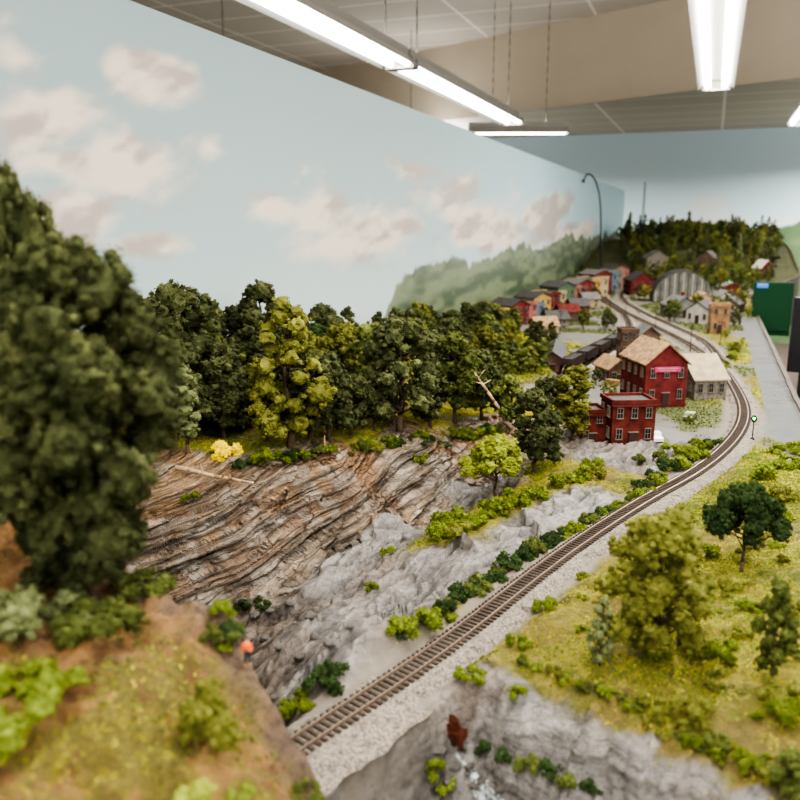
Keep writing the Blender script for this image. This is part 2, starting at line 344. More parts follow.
g4=ramp(vo3.outputs['Distance'],[(0.,(.55,.54,.54)),(.05,(1.,1.,1.)),(1.,(1.03,1.03,1.03))])
c=mixn('MULTIPLY',a1.outputs['Color'],g1,math_('MULTIPLY_ADD',sp.outputs['Blue'],.8,.2))
c=mixn('MULTIPLY',c,g2,math_('MULTIPLY',math_('ADD',math_('ADD',sp.outputs['Red'],math_('MULTIPLY',sp.outputs['Green'],.6)),math_('MULTIPLY',sp.outputs['Blue'],.45)),.75))
c=mixn('MULTIPLY',c,g3,math_('MULTIPLY',sp.outputs['Red'],.75)); c=mixn('MULTIPLY',c,g4,math_('MULTIPLY',sp.outputs['Red'],.7))
va=N('ShaderNodeVectorMath'); va.operation='MULTIPLY_ADD'; va.inputs[1].default_value=(.010,.010,.010); wn2=noise(12,3); L(wn2.outputs['Color'],va.inputs[0]); L(tc.outputs['Object'],va.inputs[2])
dt=N('ShaderNodeVectorMath'); dt.operation='DOT_PRODUCT'; dt.inputs[1].default_value=(.585,.811,0); L(va.outputs[0],dt.inputs[0])
sz=N('ShaderNodeSeparateXYZ'); L(va.outputs[0],sz.inputs[0])
qq=math_('SUBTRACT',sz.outputs['Z'],math_('MULTIPLY',dt.outputs['Value'],.26))
cb=N('ShaderNodeCombineXYZ'); L(math_('MULTIPLY',dt.outputs['Value'],6.),cb.inputs[0]); L(math_('MULTIPLY',qq,230.),cb.inputs[1])
cb2=N('ShaderNodeCombineXYZ'); L(math_('MULTIPLY',dt.outputs['Value'],14.),cb2.inputs[0]); L(math_('MULTIPLY',qq,620.),cb2.inputs[1])
sn=noise(1.0,4,cb.outputs[0],.6); sn2=noise(1.0,3,cb2.outputs[0],.6)
sc_=ramp(sn.outputs['Fac'],[(.38,(.27,.25,.23)),(.45,(.75,.72,.69)),(.55,(1.1,1.08,1.05)),(.66,(1.42,1.34,1.22))])
sd_=ramp(sn2.outputs['Fac'],[(.38,(.5,.48,.46)),(.5,(1.,1.,1.)),(.64,(1.28,1.26,1.23))])
c=mixn('MULTIPLY',c,sc_,math_('MULTIPLY',sp.outputs['Green'],.95)); c=mixn('MULTIPLY',c,sd_,math_('MULTIPLY',sp.outputs['Green'],.8))
L(c,b.inputs['Base Color']); b.inputs['Specular IOR Level'].default_value=.5
L(math_('SUBTRACT',.92,math_('MULTIPLY',math_('ADD',sp.outputs['Red'],sp.outputs['Green']),.52)),b.inputs['Roughness'])
h=math_('ADD',math_('MULTIPLY',math_('MULTIPLY_ADD',sn2.outputs['Fac'],.4,sn.outputs['Fac']),math_('MULTIPLY',sp.outputs['Green'],1.6)),math_('MULTIPLY',math_('MULTIPLY_ADD',vo1.outputs['Distance'],-.3,math_('MULTIPLY',nm.outputs['Fac'],.4)),sp.outputs['Red']))
h=math_('ADD',h,math_('MULTIPLY',nf.outputs['Fac'],math_('MULTIPLY_ADD',sp.outputs['Blue'],.8,.06)))
bp=N('ShaderNodeBump'); bp.inputs['Strength'].default_value=1.; bp.inputs['Distance'].default_value=.009; L(h,bp.inputs['Height']); L(bp.outputs['Normal'],b.inputs['Normal'])
terr_me.materials.append(m)
terr=bpy.data.objects.new('terrain',terr_me); link(terr); reg(terr,'sculpted model landscape with layered cliff, grey rock and grass','terrain',kind='stuff')
OV=np.array([(1,0,0),(-1,0,0),(0,1,0),(0,-1,0),(0,0,1),(0,0,-1)],float); OF=np.array([(0,2,4),(2,1,4),(1,3,4),(3,0,4),(2,0,5),(1,2,5),(3,1,5),(0,3,5)])
def flock(name,prob,n,size,matl,label,seed):
    r=np.random.default_rng(seed); prob=prob*(X>-.975); pr=prob/prob.sum(); idx=r.choice(len(prob),n,p=pr); sc=np.maximum(1.,Y[idx]/1.0)
    pos=V[idx]+np.c_[r.normal(size=(n,2))*.0015,np.zeros(n)]; s=size*sc*r.uniform(.5,1.4,n)
    v=pos[:,None,:]+OV[None]*s[:,None,None]*r.uniform(.5,1.2,(n,6,1))+r.normal(size=(n,6,3))*s[:,None,None]*.25
    f=(OF[None]+(np.arange(n)*6)[:,None,None]).reshape(-1,3)
    o=bpy.data.objects.new(name,npmesh(name,v.reshape(-1,3),f,[matl])); link(o); reg(o,label,'grass',kind='stuff')
cell=np.ones(X.size)/np.maximum(1,(Y/1.5))**0.5
gp=W[:,1]*(1-HM)*(1-tb)*(TD>.04)*(Y<3.2)*cell*(edge<.1)
flock('turf_flock',gp*sstep(.34,.58,turfn)+1e-9*gp,80000,.0010,LM['turf'],'grainy golden green ground foam turf on the slopes',41)
flock('green_flock',gp*sstep(.46,.6,fbm(X*11,Y*11,0,4,179))+1e-9*gp,50000,.0013,LM['bush'],'patches of fresh green ground foam on the slopes',42)
tg=(W[:,4]*(TD>.05)*(Y>1.7)*(Y<5.5)*(road<.1)*(edge<.1))*sstep(.42,.52,fbm(X*8,Y*8,0,4,99))
flock('town_flock',tg,14000,.0011,LM['mid'],'green ground foam scrub between the town buildings',45)
hp_=HM*sstep(.01,.04,EDG)*(Y>.2)*(Y<.75)
flock('turf_flock',hp_*sstep(.48,.64,fbm(X*13,Y*13,0,4,77)),11000,.0010,LM['turf'],'grainy golden turf on the brown near hillside',43)
flock('green_flock',hp_*sstep(.55,.68,fbm(X*17,Y*17,0,4,178)),6000,.0013,LM['mid'],'green ground foam patches on the brown near hillside',44)
# benchwork + fascia
FAS=mat('fascia_grey',(70,60,50),.6,.1,10)
FV=[];FF=[]
yy=np.linspace(.05,9.85,200)
for i,y in enumerate(yy):
    x=float(xr(np.array(y))); zt=max(ground(x-.002,y),-.02)
    for dx,dz in ((0,zt+.008),(.012,zt+.008),(.012,-.26),(0,-.26)): FV.append((x+dx,y,Z0+dz))
for i in range(len(yy)-1):
    for k in range(4): FF.append((i*4+k,i*4+(k+1)%4,i*4+4+(k+1)%4,i*4+4+k))
o=bpy.data.objects.new('layout_fascia',npmesh('layout_fascia',FV,FF,[FAS])); link(o); reg(o,'dark brown fascia board along the edge of the layout','fascia')
WOOD=mat('plywood',(170,140,100),.7,.15,20)
tb_=empty('layout_table',(0,0,0)); reg(tb_,'plywood benchwork table carrying the model landscape','table')
MB().box((-.39,5,Z0-.29),(1.19,9.8,.05)).obj('tabletop',[WOOD],tb_)
for y in (.4,3,6,9.5):
    for x in (-.9,.1): MB().box((x,y,(Z0-.315)/2),(.07,.07,Z0-.315)).obj('leg',[WOOD],tb_)
# ---------------------------------------------------------------- tracks
def balm(name,c0,c1,c2):
    global N,L
    BAL=bpy.data.materials.new(name); BAL.use_nodes=True; nt=BAL.node_tree; b=nt.nodes['Principled BSDF']; N=nt.nodes.new; L=nt.links.new; tc=N('ShaderNodeTexCoord')
    vo=N('ShaderNodeTexVoronoi'); vo.inputs['Scale'].default_value=560; L(tc.outputs['Object'],vo.inputs['Vector'])
    sepc=N('ShaderNodeSeparateColor'); L(vo.outputs['Color'],sepc.inputs[0])
    L(ramp(sepc.outputs[0],[(0,lin(c0)),(.5,lin(c1)),(1,lin(c2))]),b.inputs['Base Color'])
    bp=N('ShaderNodeBump'); bp.inputs['Strength'].default_value=.6; bp.inputs['Distance'].default_value=.0012; bp.invert=True; L(vo.outputs['Distance'],bp.inputs['Height']); L(bp.outputs['Normal'],b.inputs['Normal']); b.inputs['Roughness'].default_value=.9
    return BAL
BAL=balm('ballast',(74,67,60),(110,101,92),(140,132,120)); BAL2=balm('pale_ballast',(104,96,88),(140,131,121),(166,158,147))
TIE=mat('tie_brown',(62,52,44),.85,.3,300); RAIL=mat('rail_steel',(150,138,126),.35,.15,200,metal=.6,spec=.5); RUST=mat('rail_rust',(84,65,52),.7)
def frames(T):
    d=np.gradient(T,axis=0); d/=np.linalg.norm(d,axis=1)[:,None]; return d,np.c_[d[:,1],-d[:,0]]
def sweep(T,prof,name,mats,jit=0,closed=True,seed=0):
    d,nr=frames(T); n=len(prof); V=[]
    for i in range(len(T)):
        for k,(o,z) in enumerate(prof):
            jj=(float(vnoise(i*.9,k*3.3,0,seed))-.5)*jit
            V.append((T[i,0]+nr[i,0]*(o+jj*1.5),T[i,1]+nr[i,1]*(o+jj*1.5),Z0+z+jj*.08))
    kk=n if closed else n-1
    F=[(i*n+k,i*n+(k+1)%n,(i+1)*n+(k+1)%n,(i+1)*n+k) for i in range(len(T)-1) for k in range(kk)]
    return npmesh(name,V,F,mats)
def track(T,first,label,bl,br,bm_):
    me=sweep(T,[(-bl,-.012),(-bl*.62,-.0025),(-.018,.001),(.018,.001),(br*.6,-.001),(br,-.012)],'ballast_bed',[bm_],.01,False,3)
    o=bpy.data.objects.new('ballast_bed',me); link(o); reg(o,'crushed light grey stone ballast under the rails','ballast',kind='stuff')
    e=empty('railroad_track',(T[0,0],T[0,1],Z0)); reg(e,label,'railroad track')
    inv=Matrix.Translation((-T[0,0],-T[0,1],-Z0))
    for s in (-1,1):
        g=s*.00875
        me=sweep(T,[(g-.0011,.0028),(g-.0005,.0034),(g-.0007,.0050),(g+.0007,.0050),(g+.0005,.0034),(g+.0011,.0028)],'rail',[RUST,RAIL])
        mi=np.array([1 if k==2 else 0 for i in range(len(T)-1) for k in range(6)],dtype=np.int32); me.polygons.foreach_set('material_index',mi)
        me.transform(inv); o=bpy.data.objects.new('rail',me); link(o,e)
    seg=np.r_[0,np.cumsum(np.linalg.norm(np.diff(T,axis=0),axis=1))]; s=np.arange(.0,seg[-1],.0078)
    tx=np.interp(s,seg,T[:,0]);ty=np.interp(s,seg,T[:,1]); d,_=frames(np.c_[tx,ty])
    tm=MB().box((0,0,0),(.031,.0034,.0024)).mesh('tie',[TIE]); rest=MB(); cnt=0
    for i in range(len(s)):
        a=math.atan2(d[i,1],d[i,0])-math.pi/2
        if first and ty[i]>.44 and cnt<100:
            cnt+=1; o=bpy.data.objects.new('tie',tm); o.location=(tx[i]-T[0,0],ty[i]-T[0,1],.0018); o.rotation_euler=(0,0,a+random.uniform(-.02,.02)); link(o,e)
        else: rest.box((tx[i]-T[0,0],ty[i]-T[0,1],.0018),(.031,.0034,.0024),0,a)
    o=rest.obj('ties',[TIE],e); o["kind"]="stuff"
track(T1,True,'curving single railroad track with brown ties on ballast',.034,.046,BAL)
track(T2,False,'straight siding track beside the freight cars',.032,.032,BAL2)
track(T3,False,'second town track curving beside the main line',.032,.032,BAL2)
# ---------------------------------------------------------------- foliage generators
def ico(sub):
    bm=bmesh.new(); bmesh.ops.create_icosphere(bm,subdivisions=sub,radius=1); V=np.array([v.co[:] for v in bm.verts]); F=np.array([[v.index for v in f.verts] for f in bm.faces]); bm.free(); return V,F
I2=ico(2); I1=ico(1)
def foliage(clusters,nsub,nb,bs,seed,core=I2,ss=1.):
    r=np.random.default_rng(seed); VV=[];FF=[];o=0
    def blob(c,rad,core,amp=.35):
        nonlocal o
        v=core[0]; rr=rad*(1+amp*(r.random(len(v))*2-1)); VV.append(v*rr[:,None]*np.array([1,1,.88])+c); FF.append(core[1]+o); o+=len(v)
    for (cx,cy,cz,cr) in clusters:
        c=np.array([cx,cy,cz]); blob(c,cr*.66,I2,.25)
        n=max(5,int(nsub*(cr/.12)**2)) if nsub>1 else nsub
        for j in range(n):
            t=(j+.5)/n; ph=j*2.399+r.uniform(-.4,.4); zz=1-2*t*.92; q=math.sqrt(max(0,1-zz*zz)); d=np.array([q*math.cos(ph),q*math.sin(ph),zz])
            sr=cr*r.uniform(.22,.4)*ss; sc=c+d*cr*r.uniform(.58,.9)*np.array([1,1,.85]); blob(sc,sr*.8,core,.28)
            k=nb; dd=r.normal(size=(k,3))+d*.7; dd/=np.linalg.norm(dd,axis=1)[:,None]
            pos=dd*(sr*r.uniform(.8,1.3,k))[:,None]+sc; s=bs*r.uniform(.5,1.2,k)
            v=pos[:,None,:]+OV[None]*s[:,None,None]*r.uniform(.6,1.1,(k,6,1))+r.normal(size=(k,6,3))*s[:,None,None]*.2
            VV.append(v.reshape(-1,3)); FF.append((OF[None]+(np.arange(k)*6)[:,None,None]).reshape(-1,3)+o); o+=k*6
    return np.vstack(VV),np.vstack(FF)
def tree_parts(kind,seed,nc,ns,nb,bs,cr_=.33,zb=.28,core=I2,ss=1.):
    r=random.Random(seed); cl=[]
    for i in range(nc):
        t=(i+r.random())/nc; a=i*2.399+r.uniform(-.5,.5)
        if kind=='cone':
            z=zb+(1-zb-.04)*t; R=cr_*(1-t)**.8; cl.append((R*.7*math.cos(a),R*.7*math.sin(a),z,max(.035,R*.55)*r.uniform(.8,1.1)))
        elif kind=='tall':
            z=zb+(.93-zb)*t; R=cr_*math.sin(math.pi*(.18+.78*t))**.7*r.uniform(.3,.95); cl.append((R*math.cos(a),R*math.sin(a),z,r.uniform(.055,.11)))
        elif kind=='dome':
            z=zb+(.88-zb)*t; R=float(np.interp(z,[.1,.22,.35,.5,.66,.78,.88],[.05,.12,.175,.215,.215,.155,.05]))*r.uniform(.74,1.12); cl.append((R*math.cos(a),R*math.sin(a),z,r.uniform(.075,.13)))
        elif kind=='umb':
            z=zb+(.9-zb)*t; R=cr_*math.sqrt(max(.05,1-t**1.6))*r.uniform(.35,.95); cl.append((R*math.cos(a),R*math.sin(a),z,r.uniform(.09,.15)))
        else:
            z=zb+(.9-zb)*t; R=cr_*math.sin(math.pi*(.16+.78*t))**.6*r.uniform(.35,1.12)*(1.05-.25*t); cl.append((R*math.cos(a),R*math.sin(a),z,r.uniform(.055,.13)))
    if kind=='dome': cl.append((0,0,.87,.12)); cl.append((.02,0,.6,.17)); cl.append((0,.02,.42,.15))
    FV_=foliage(cl,ns,nb,bs,seed,core,ss)
    mb=MB(); n=6; top=.8
    pts=[Vector((0,0,-.04))]+[Vector((r.uniform(-.02,.02),r.uniform(-.02,.02),top*(i+1)/n)) for i in range(n)]
    for i in range(n): mb.cyl(pts[i],pts[i+1],.022*(1-i/n*.75)*(1.4 if i==0 else 1),.022*(1-(i+1)/n*.75),7)
    if kind!='cone':
        for c in cl[::2]:
            z0=max(.15,c[2]-.18); mid=Vector((c[0]*.45,c[1]*.45,z0+(c[2]-z0)*.45)); mb.cyl((0,0,z0),mid,.010,.007,5); mb.cyl(mid,(c[0]*.9,c[1]*.9,c[2]),.007,.004,5)
    return mb,FV_
TREES={}
def mk_tree(key,*a,**k):
    mb,(V,F)=tree_parts(*a,**k)
    TREES[key]=(mb.mesh('trunk',[BARK],True),npmesh('foliage',V,F,[LM['dark']],smooth=False))
for i,(k,nc,nb,bs,cr_,zb) in enumerate([('round',34,26,.0044,.31,.22),('round',28,26,.0044,.27,.22),('round',36,26,.0042,.36,.2),('tall',30,26,.0042,.19,.16),('tall',34,26,.0042,.24,.12),('umb',26,28,.0054,.42,.42)]):
    mk_tree(f'{k}{i}',k,100+i,nc,20,nb,bs,cr_,zb,ss=.68)
mk_tree('spindly','tall',140,18,10,16,.006,cr_=.13,zb=.2,ss=.8)
mk_tree('hero','dome',151,36,32,44,.0033,cr_=.27,zb=.12,ss=.62)
mk_tree('hero2','round',158,46,30,32,.0034,cr_=.31,zb=.12,ss=.62)
def far_mesh(kind,seed,cr_,zb):
    mb,(V,F)=tree_parts(kind,seed,18,4,7,.02,cr_,zb,I1)
    mb2=MB(); mb2.cyl((0,0,-.05),(0,0,.6),.03,.012,5); tv=np.array(mb2.v); 
    tf=[]
    for f in mb2.f:
        for j in range(1,len(f)-1): tf.append((f[0],f[j],f[j+1]))
    VV=np.vstack([V,tv]); FF=np.vstack([F,np.array(tf)+len(V)]); return npmesh('tree',VV,FF,[LM['dark'],BARK],np.r_[np.zeros(len(F)),np.ones(len(tf))]),(VV,FF)
FARA=[far_mesh('round',201,.33,.25),far_mesh('tall',202,.22,.2),far_mesh('cone',203,.17,.1),far_mesh('round',204,.28,.2)]
FARM=[f[0] for f in FARA]
CN={'dark':'dark green','mid':'medium green','olive':'olive green','bright':'yellow-green','bush':'fresh green','deep':'deep green','sage':'pale sage green','yellow':'bright yellow'}
def put_tree(x,y,h,key,colr,wide=1.,label=None,group='model trees on the wooded ridge',z=None):
    z=ground(x,y) if z is None else z
    e=empty('tree',(x,y,Z0+z-.003),random.uniform(0,6.28)); e.scale=(h*wide,h*wide,h)
    reg(e,label or f'{CN[colr]} leafy model tree standing on the grassy slope','tree',group)
    t,f=TREES[key]
    o=bpy.data.objects.new('trunk',t); link(o,e)
    o=bpy.data.objects.new('foliage',f); link(o,e); o.material_slots[0].link='OBJECT'; o.material_slots[0].material=LM[colr]
    return e
def tree_col(px,pyt,Xw,key,colr,wide=1.,**k):
    x,y,u=ray(px,pyt); s=Xw/x; yw=y*s; zt=CH+u*s; g=ground(Xw,yw); put_tree(Xw,yw,zt-g,key,colr,wide,z=g,**k)
def tree_px(px,pyb,pyt,key,colr,wide=1.,**k):
    h=hit(px,pyb)
    if h is None: print('nohit',px,pyb); return
    x,y,z,d=h; put_tree(x,y,(pyb-pyt)*d/800*1.02,key,colr,wide,z=z,**k)
def far_tree(x,y,h,mi,colr,label=None,group='distant small model trees',wide=1):
    o=bpy.data.objects.new('tree',FARM[mi]); o.location=(x,y,Z0+ground(x,y)-.003); o.scale=(h*wide,h*wide,h); o.rotation_euler=(0,0,random.uniform(0,6.28)); link(o)
    o.material_slots[0].link='OBJECT'; o.material_slots[0].material=LM[colr]
    reg(o,label or f'small {CN[colr]} model tree on the wooded hill','tree',group)
for a in [(148,286,-.93,'round0','dark'),(176,277,-.9,'round1','dark'),(206,288,-.93,'tall4','dark'),(232,298,-.95,'round2','dark'),(258,277,-.9,'round1','dark'),(286,300,-.94,'round0','dark'),
          (322,298,-.93,'round2','dark'),(348,303,-.93,'tall4','dark'),(376,326,-.95,'round0','dark'),(410,307,-.88,'round1','dark'),(432,316,-.9,'tall4','mid'),(395,330,-.82,'round2','dark'),
          (170,330,-.84,'round2','dark'),(215,335,-.83,'round0','dark'),(245,345,-.82,'round1','dark'),(345,335,-.8,'round1','dark'),(365,345,-.72,'round2','dark'),(130,300,-.9,'round1','dark'),
          (470,322,-.8,'round0','mid'),(485,310,-.75,'tall3','dark'),(505,332,-.72,'round1','dark'),(450,340,-.85,'round2','dark'),(520,348,-.66,'round0','dark'),(540,345,-.6,'round2','dark'),(500,358,-.6,'tall4','dark'),(555,338,-.62,'tall3','dark'),(475,362,-.62,'round1','mid')]:
    tree_col(*a)
for a in [(290,447,294,'tall4','olive',1.05),(400,432,312,'round2','dark',1.0),(268,448,372,'round1','olive',.9),(330,440,345,'round0','dark',1.),(188,455,360,'spindly','sage',1.),(455,425,328,'round0','mid',1.),(430,428,350,'tall4','dark',1.),
          (535,474,384,'round0','dark',1.),(573,440,361,'tall3','olive',1.25),(495,498,434,'umb5','bright',1.15),(375,432,365,'round1','dark',1.),(350,436,375,'round2','dark',1.),(510,430,372,'round1','mid',1.),(548,430,370,'round2','dark',1.),(225,440,350,'round0','dark',1.),(310,440,345,'round2','dark',1.),(482,420,345,'round0','dark',1.)]:
    tree_px(*a)
rf=random.Random(31); cnt=0
while cnt<52:
    px=rf.uniform(150,600); Xw=-rf.uniform(.3,.96); top=np.interp(px,[145,300,430,470,520,560,600],[288,302,318,335,352,350,372])+rf.uniform(6,80)
    x,y,u=ray(px,top); s=Xw/x; yw=y*s
    if yw>2.55: continue
    w_=weights(np.array([Xw]),np.array([yw]))[0]
    if w_[1]<.6 or tdist(np.array([Xw]),np.array([yw]))[0]<.07: continue
    hh=CH+u*s-ground(Xw,yw)
    if hh<.06 or hh>.27: continue
    if yw<1.24+(Xw+.85)*1.0: continue
    cnt+=1; put_tree(Xw,yw,hh,rf.choice(['round0','round1','round2','tall3','tall4']),rf.choice(['dark','dark','dark','mid','deep','dark','olive']),1.1)
cnt=0
while cnt<40:
    yw=rf.uniform(2.1,3.15); Xw=rf.uniform(-.96,-.42)
    if tdist(np.array([Xw]),np.array([yw]))[0]<.06 or (abs(Xw+.44)<.055 and 2.33<yw<2.66) or (Xw>-.68 and yw>3.02): continue
    cnt+=1; put_tree(Xw,yw,rf.uniform(.085,.15) if Xw<-.6 else rf.uniform(.07,.11),rf.choice(['round0','round1','round2','tall4']),rf.choice(['dark','dark','mid','dark','olive']),1.2)
for px,py in ((503,380),(520,376),(535,372),(512,366),(528,362),(544,366),(500,366)):
    h=hit(px,py)
    if h and h[1]<3.3: put_tree(h[0],h[1],rf.uniform(.075,.1),rf.choice(['round0','round1','round2']),rf.choice(['dark','mid']),1.25,z=h[2])
G='model trees on the grassy hill by the track'
tree_px(655,660,494,'hero2','olive',.95,label='large bushy olive green model tree beside the track',group=G)
tree_px(742,572,474,'umb5','deep',.9,label='spreading dark green model tree with bare trunk',group=G)
tree_px(770,685,566,'tall3','mid',.75,label='slender dark green model tree on grass',group=G)
tree_px(600,668,588,'tall4','sage',.7,label='small pale green shrubby model tree',group=G)
tree_px(786,800,742,'round1','mid',1.1,group=G)
G='close model trees on the near hill'
tree_px(92,600,232,'hero','dark',.90,label='large dark green model tree with dense clumpy foliage',group=G)
x,y,u=ray(-10,138); s=.70/math.hypot(x,y); zt=CH+u*s; g=ground(x*s,y*s); print('second',x*s,y*s,zt,g)
put_tree(x*s,y*s,zt-g,'hero','dark',.46,label='tall dark green model tree beside a larger one',group=G,z=g)
for (px,py,h,k,c_) in [(583,330,.10,0,'mid'),(735,362,.03,3,'bush'),(742,345,.03,0,'bush'),(730,352,.035,3,'bush'),(748,330,.05,1,'mid'),(740,310,.08,0,'mid'),(735,290,.1,1,'dark'),(720,300,.09,3,'dark'),(650,285,.08,0,'dark'),(560,300,.1,0,'dark'),(640,355,.05,1,'dark'),(722,315,.08,1,'mid'),(710,290,.1,0,'mid'),(604,395,.04,0,'mid'),(612,402,.05,3,'olive'),(690,425,.03,0,'bush'),(730,322,.09,3,'dark'),(742,300,.1,0,'dark'),(748,318,.07,3,'olive'),(640,300,.1,0,'dark'),(612,290,.1,0,'dark'),(725,340,.05,0,'bush'),(738,355,.04,3,'olive'),(600,372,.05,0,'mid'),(596,385,.05,3,'dark'),(560,312,.08,0,'mid'),(545,322,.07,3,'dark')]:
    h_=hit(px,py); 
    if h_ and tdist(np.array([h_[0]]),np.array([h_[1]]))[0]>.03 and not (h_[0]>.13 and h_[1]<4): far_tree(h_[0],h_[1],h,k,c_,'small leafy model tree between town buildings','town model trees')
r=random.Random(5); cnt=0
while cnt<60:
    px=r.uniform(580,762);py=r.uniform(270,330); h_=hit(px,py)
    if not h_ or h_[1]>6.5 or tdist(np.array([h_[0]]),np.array([h_[1]]))[0]<.05 or abs(h_[0]+.15)<.17 and abs(h_[1]-4.75)<.25 or (h_[0]>.13 and h_[1]<4): cnt+=.2; continue
    cnt+=1; far_tree(h_[0],h_[1],r.uniform(.05,.12),r.choice([0,3,1]),r.choice(['mid','dark','dark','dark','olive']),'small leafy model tree between town buildings','town model trees')
cnt=0; SVV=[];SFF=[];SMI=[];so=0
HB=[(-.4,6.5),(-.02,6.7)]
while cnt<300:
    y=r.uniform(5.5,9.3); x=r.uniform(-.95,float(xr(np.array(y)))-.04)
    if x<-.105*y or x>.068*y-.02: continue
    if tdist(np.array([x]),np.array([y]))[0]<.07 and y<6.3: continue
    if any(abs(x-a)<.10 and b_-.3<y<b_+.2 for a,b_ in HB): continue
    cnt+=1; hh=r.uniform(.10,.20) if y>6.5 else r.uniform(.08,.14); mi=r.choice([0,1,2,2,0,3])
    if mi==2: hh*=r.uniform(1.1,1.5)
    if y<7.2: far_tree(x,y,hh,mi,r.choice(['dark','mid','mid','olive','olive','dark','sage']),wide=1.0)
    else:
        VV,FF=FARA[mi][1]; a=r.uniform(0,6.28); Rm=np.array([[math.cos(a),-math.sin(a),0],[math.sin(a),math.cos(a),0],[0,0,1]]); SVV.append((VV@Rm.T)*hh+np.array([x,y,Z0+ground(x,y)-.003])); SFF.append(FF+so); so+=len(VV); SMI.append(np.full(len(FF),r.choice([0,0,1,2])))
o=bpy.data.objects.new('distant_trees',npmesh('distant_trees',np.vstack(SVV),np.vstack(SFF),[LM['dark'],LM['mid'],LM['olive']],np.concatenate(SMI))); link(o); reg(o,'mass of tiny dark green model trees on the far hill','trees',kind='stuff')
# bushes
BUSH=[]
for s in range(5):
    rr=random.Random(300+s); cl=[]
    for i in range(10): 
        a=rr.uniform(0,6.28); R=rr.uniform(0,.38); cl.append((R*math.cos(a),R*math.sin(a),.12+.4*rr.random()*(1-R*1.2),rr.uniform(.1,.19)))
    V_,F_=foliage(cl,10,24,.012,300+s,I2,.75); BUSH.append(npmesh('bush',V_,F_,[LM['bush']]))
def bush(px,py,size,colr,flat=.95,label=None,group='green foliage bushes along the rocks'):
    h=hit(px,py)
    if h is None: return
    w=size*h[3]/800*1.15
    o=bpy.data.objects.new('bush',random.choice(BUSH)); o.location=(h[0],h[1],Z0+h[2]-.05*w); o.scale=(w,w,w*flat); o.rotation_euler=(random.uniform(-.1,.1),random.uniform(-.1,.1),random.uniform(0,6.28))
    link(o); o.material_slots[0].link='OBJECT'; o.material_slots[0].material=LM[colr]
    reg(o,label or f'{CN[colr]} clump foliage bush on the slope','bush',group)
for a in [(225,458,30,'yellow'),(215,462,18,'yellow'),(262,465,28,'bush'),(285,463,24,'bush'),(243,470,20,'deep'),(232,447,16,'bush'),(190,503,22,'bush'),
  (437,540,46,'bush'),(455,530,40,'bush'),(470,527,34,'bush'),(498,515,32,'bush'),(520,505,34,'bush'),(535,498,28,'bush'),(560,488,26,'bush'),(580,478,26,'bush'),(595,470,24,'bush'),
  (390,555,16,'bush'),(371,592,18,'bush'),(398,637,34,'bush'),(425,628,46,'bush'),(445,620,26,'bush'),(400,640,20,'deep'),
  (297,715,42,'bush'),(322,690,40,'deep'),(335,680,30,'deep'),(220,615,26,'bush'),(245,612,24,'deep'),(262,610,20,'deep'),(228,640,26,'deep'),(225,655,18,'bush'),(210,640,26,'mid'),
  (470,682,32,'bush'),(516,695,26,'bush'),(548,610,26,'bush'),(520,648,26,'bush'),(583,578,14,'bush'),
  (487,752,24,'deep'),(505,768,26,'deep'),(530,775,30,'mid'),(550,785,28,'deep'),(570,795,30,'mid'),(430,785,34,'bush'),(442,790,26,'bush'),(590,797,26,'deep'),
  (650,655,40,'bush'),(625,712,20,'bush'),(605,700,20,'bush'),(580,690,18,'bush'),(655,712,30,'olive'),(690,720,40,'olive'),(718,660,40,'bush'),(715,690,18,'olive'),(760,720,18,'bush'),(780,700,40,'olive'),(790,720,50,'bush'),(740,640,22,'olive'),(700,600,30,'bush'),(745,610,22,'bush'),(790,615,30,'olive'),
  (640,500,22,'bush'),(660,490,26,'bush'),(680,470,30,'bush'),(695,462,26,'bush'),(665,470,22,'deep'),(700,450,20,'bush'),(672,455,22,'bush'),(655,480,20,'deep'),(640,490,20,'deep'),
  (770,480,34,'bush'),(790,470,34,'bush'),(760,500,30,'bush'),(785,500,34,'olive'),(740,520,26,'bush'),(715,560,28,'bush'),(690,560,20,'olive'),(778,520,30,'bush'),(730,590,24,'olive'),(795,455,26,'bush'),(775,455,24,'bush'),
  (420,462,18,'bush'),(300,462,20,'bush'),(330,455,18,'bush'),(370,450,20,'bush'),(390,447,18,'bush'),(455,440,20,'bush'),(485,438,22,'bush'),(420,440,18,'bush'),(470,440,20,'bush'),(500,436,20,'mid'),(445,450,14,'deep')]:
    bush(*a)
def bline(a,b_,n,s,cols,jit=4):
    for i in range(n):
        t=(i+.5)/n; bush(a[0]+(b_[0]-a[0])*t+random.uniform(-jit,jit),a[1]+(b_[1]-a[1])*t+random.uniform(-jit,jit)*.6,s*random.uniform(.7,1.25),random.choice(cols))
bline((440,612),(560,540),18,26,['deep','deep','mid'])
bline((540,552),(660,485),18,19,['deep','mid','bush'])
bline((655,478),(715,448),8,16,['bush','mid'])
bline((520,660),(660,722),12,16,['bush','olive','mid'],8)
bline((660,722),(780,790),12,22,['bush','olive','mid'],10)
bline((600,610),(690,520),9,14,['olive','bush'])
bline((260,466),(500,432),24,16,['bush','mid','olive','deep'],6)
bline((610,590),(780,540),12,16,['bush','olive'],14)
bline((722,372),(742,345),6,9,['bush','mid'],3)
bline((640,470),(720,440),8,16,['bush','mid','deep'],8)
bline((430,545),(600,470),10,24,['bush','olive'],5)
for i in range(80):
    px=random.uniform(560,800); py=random.uniform(520,790)
    if py>655+(px-510)*.55: continue
    bush(px,py,random.uniform(8,22),random.choice(['olive','bush','olive','mid']),.65)
G='close blurred bushes on the near hill'
bush(35,700,95,'bush',.8,'fresh green clump bush on the brown hillside',G); bush(10,730,110,'bush',.8,'fresh green clump bush on the brown hillside',G); bush(15,645,120,'sage',.8,'pale sage green bush below a large tree',G); bush(62,622,80,'sage',.7,'pale sage green bush below a large tree',G)
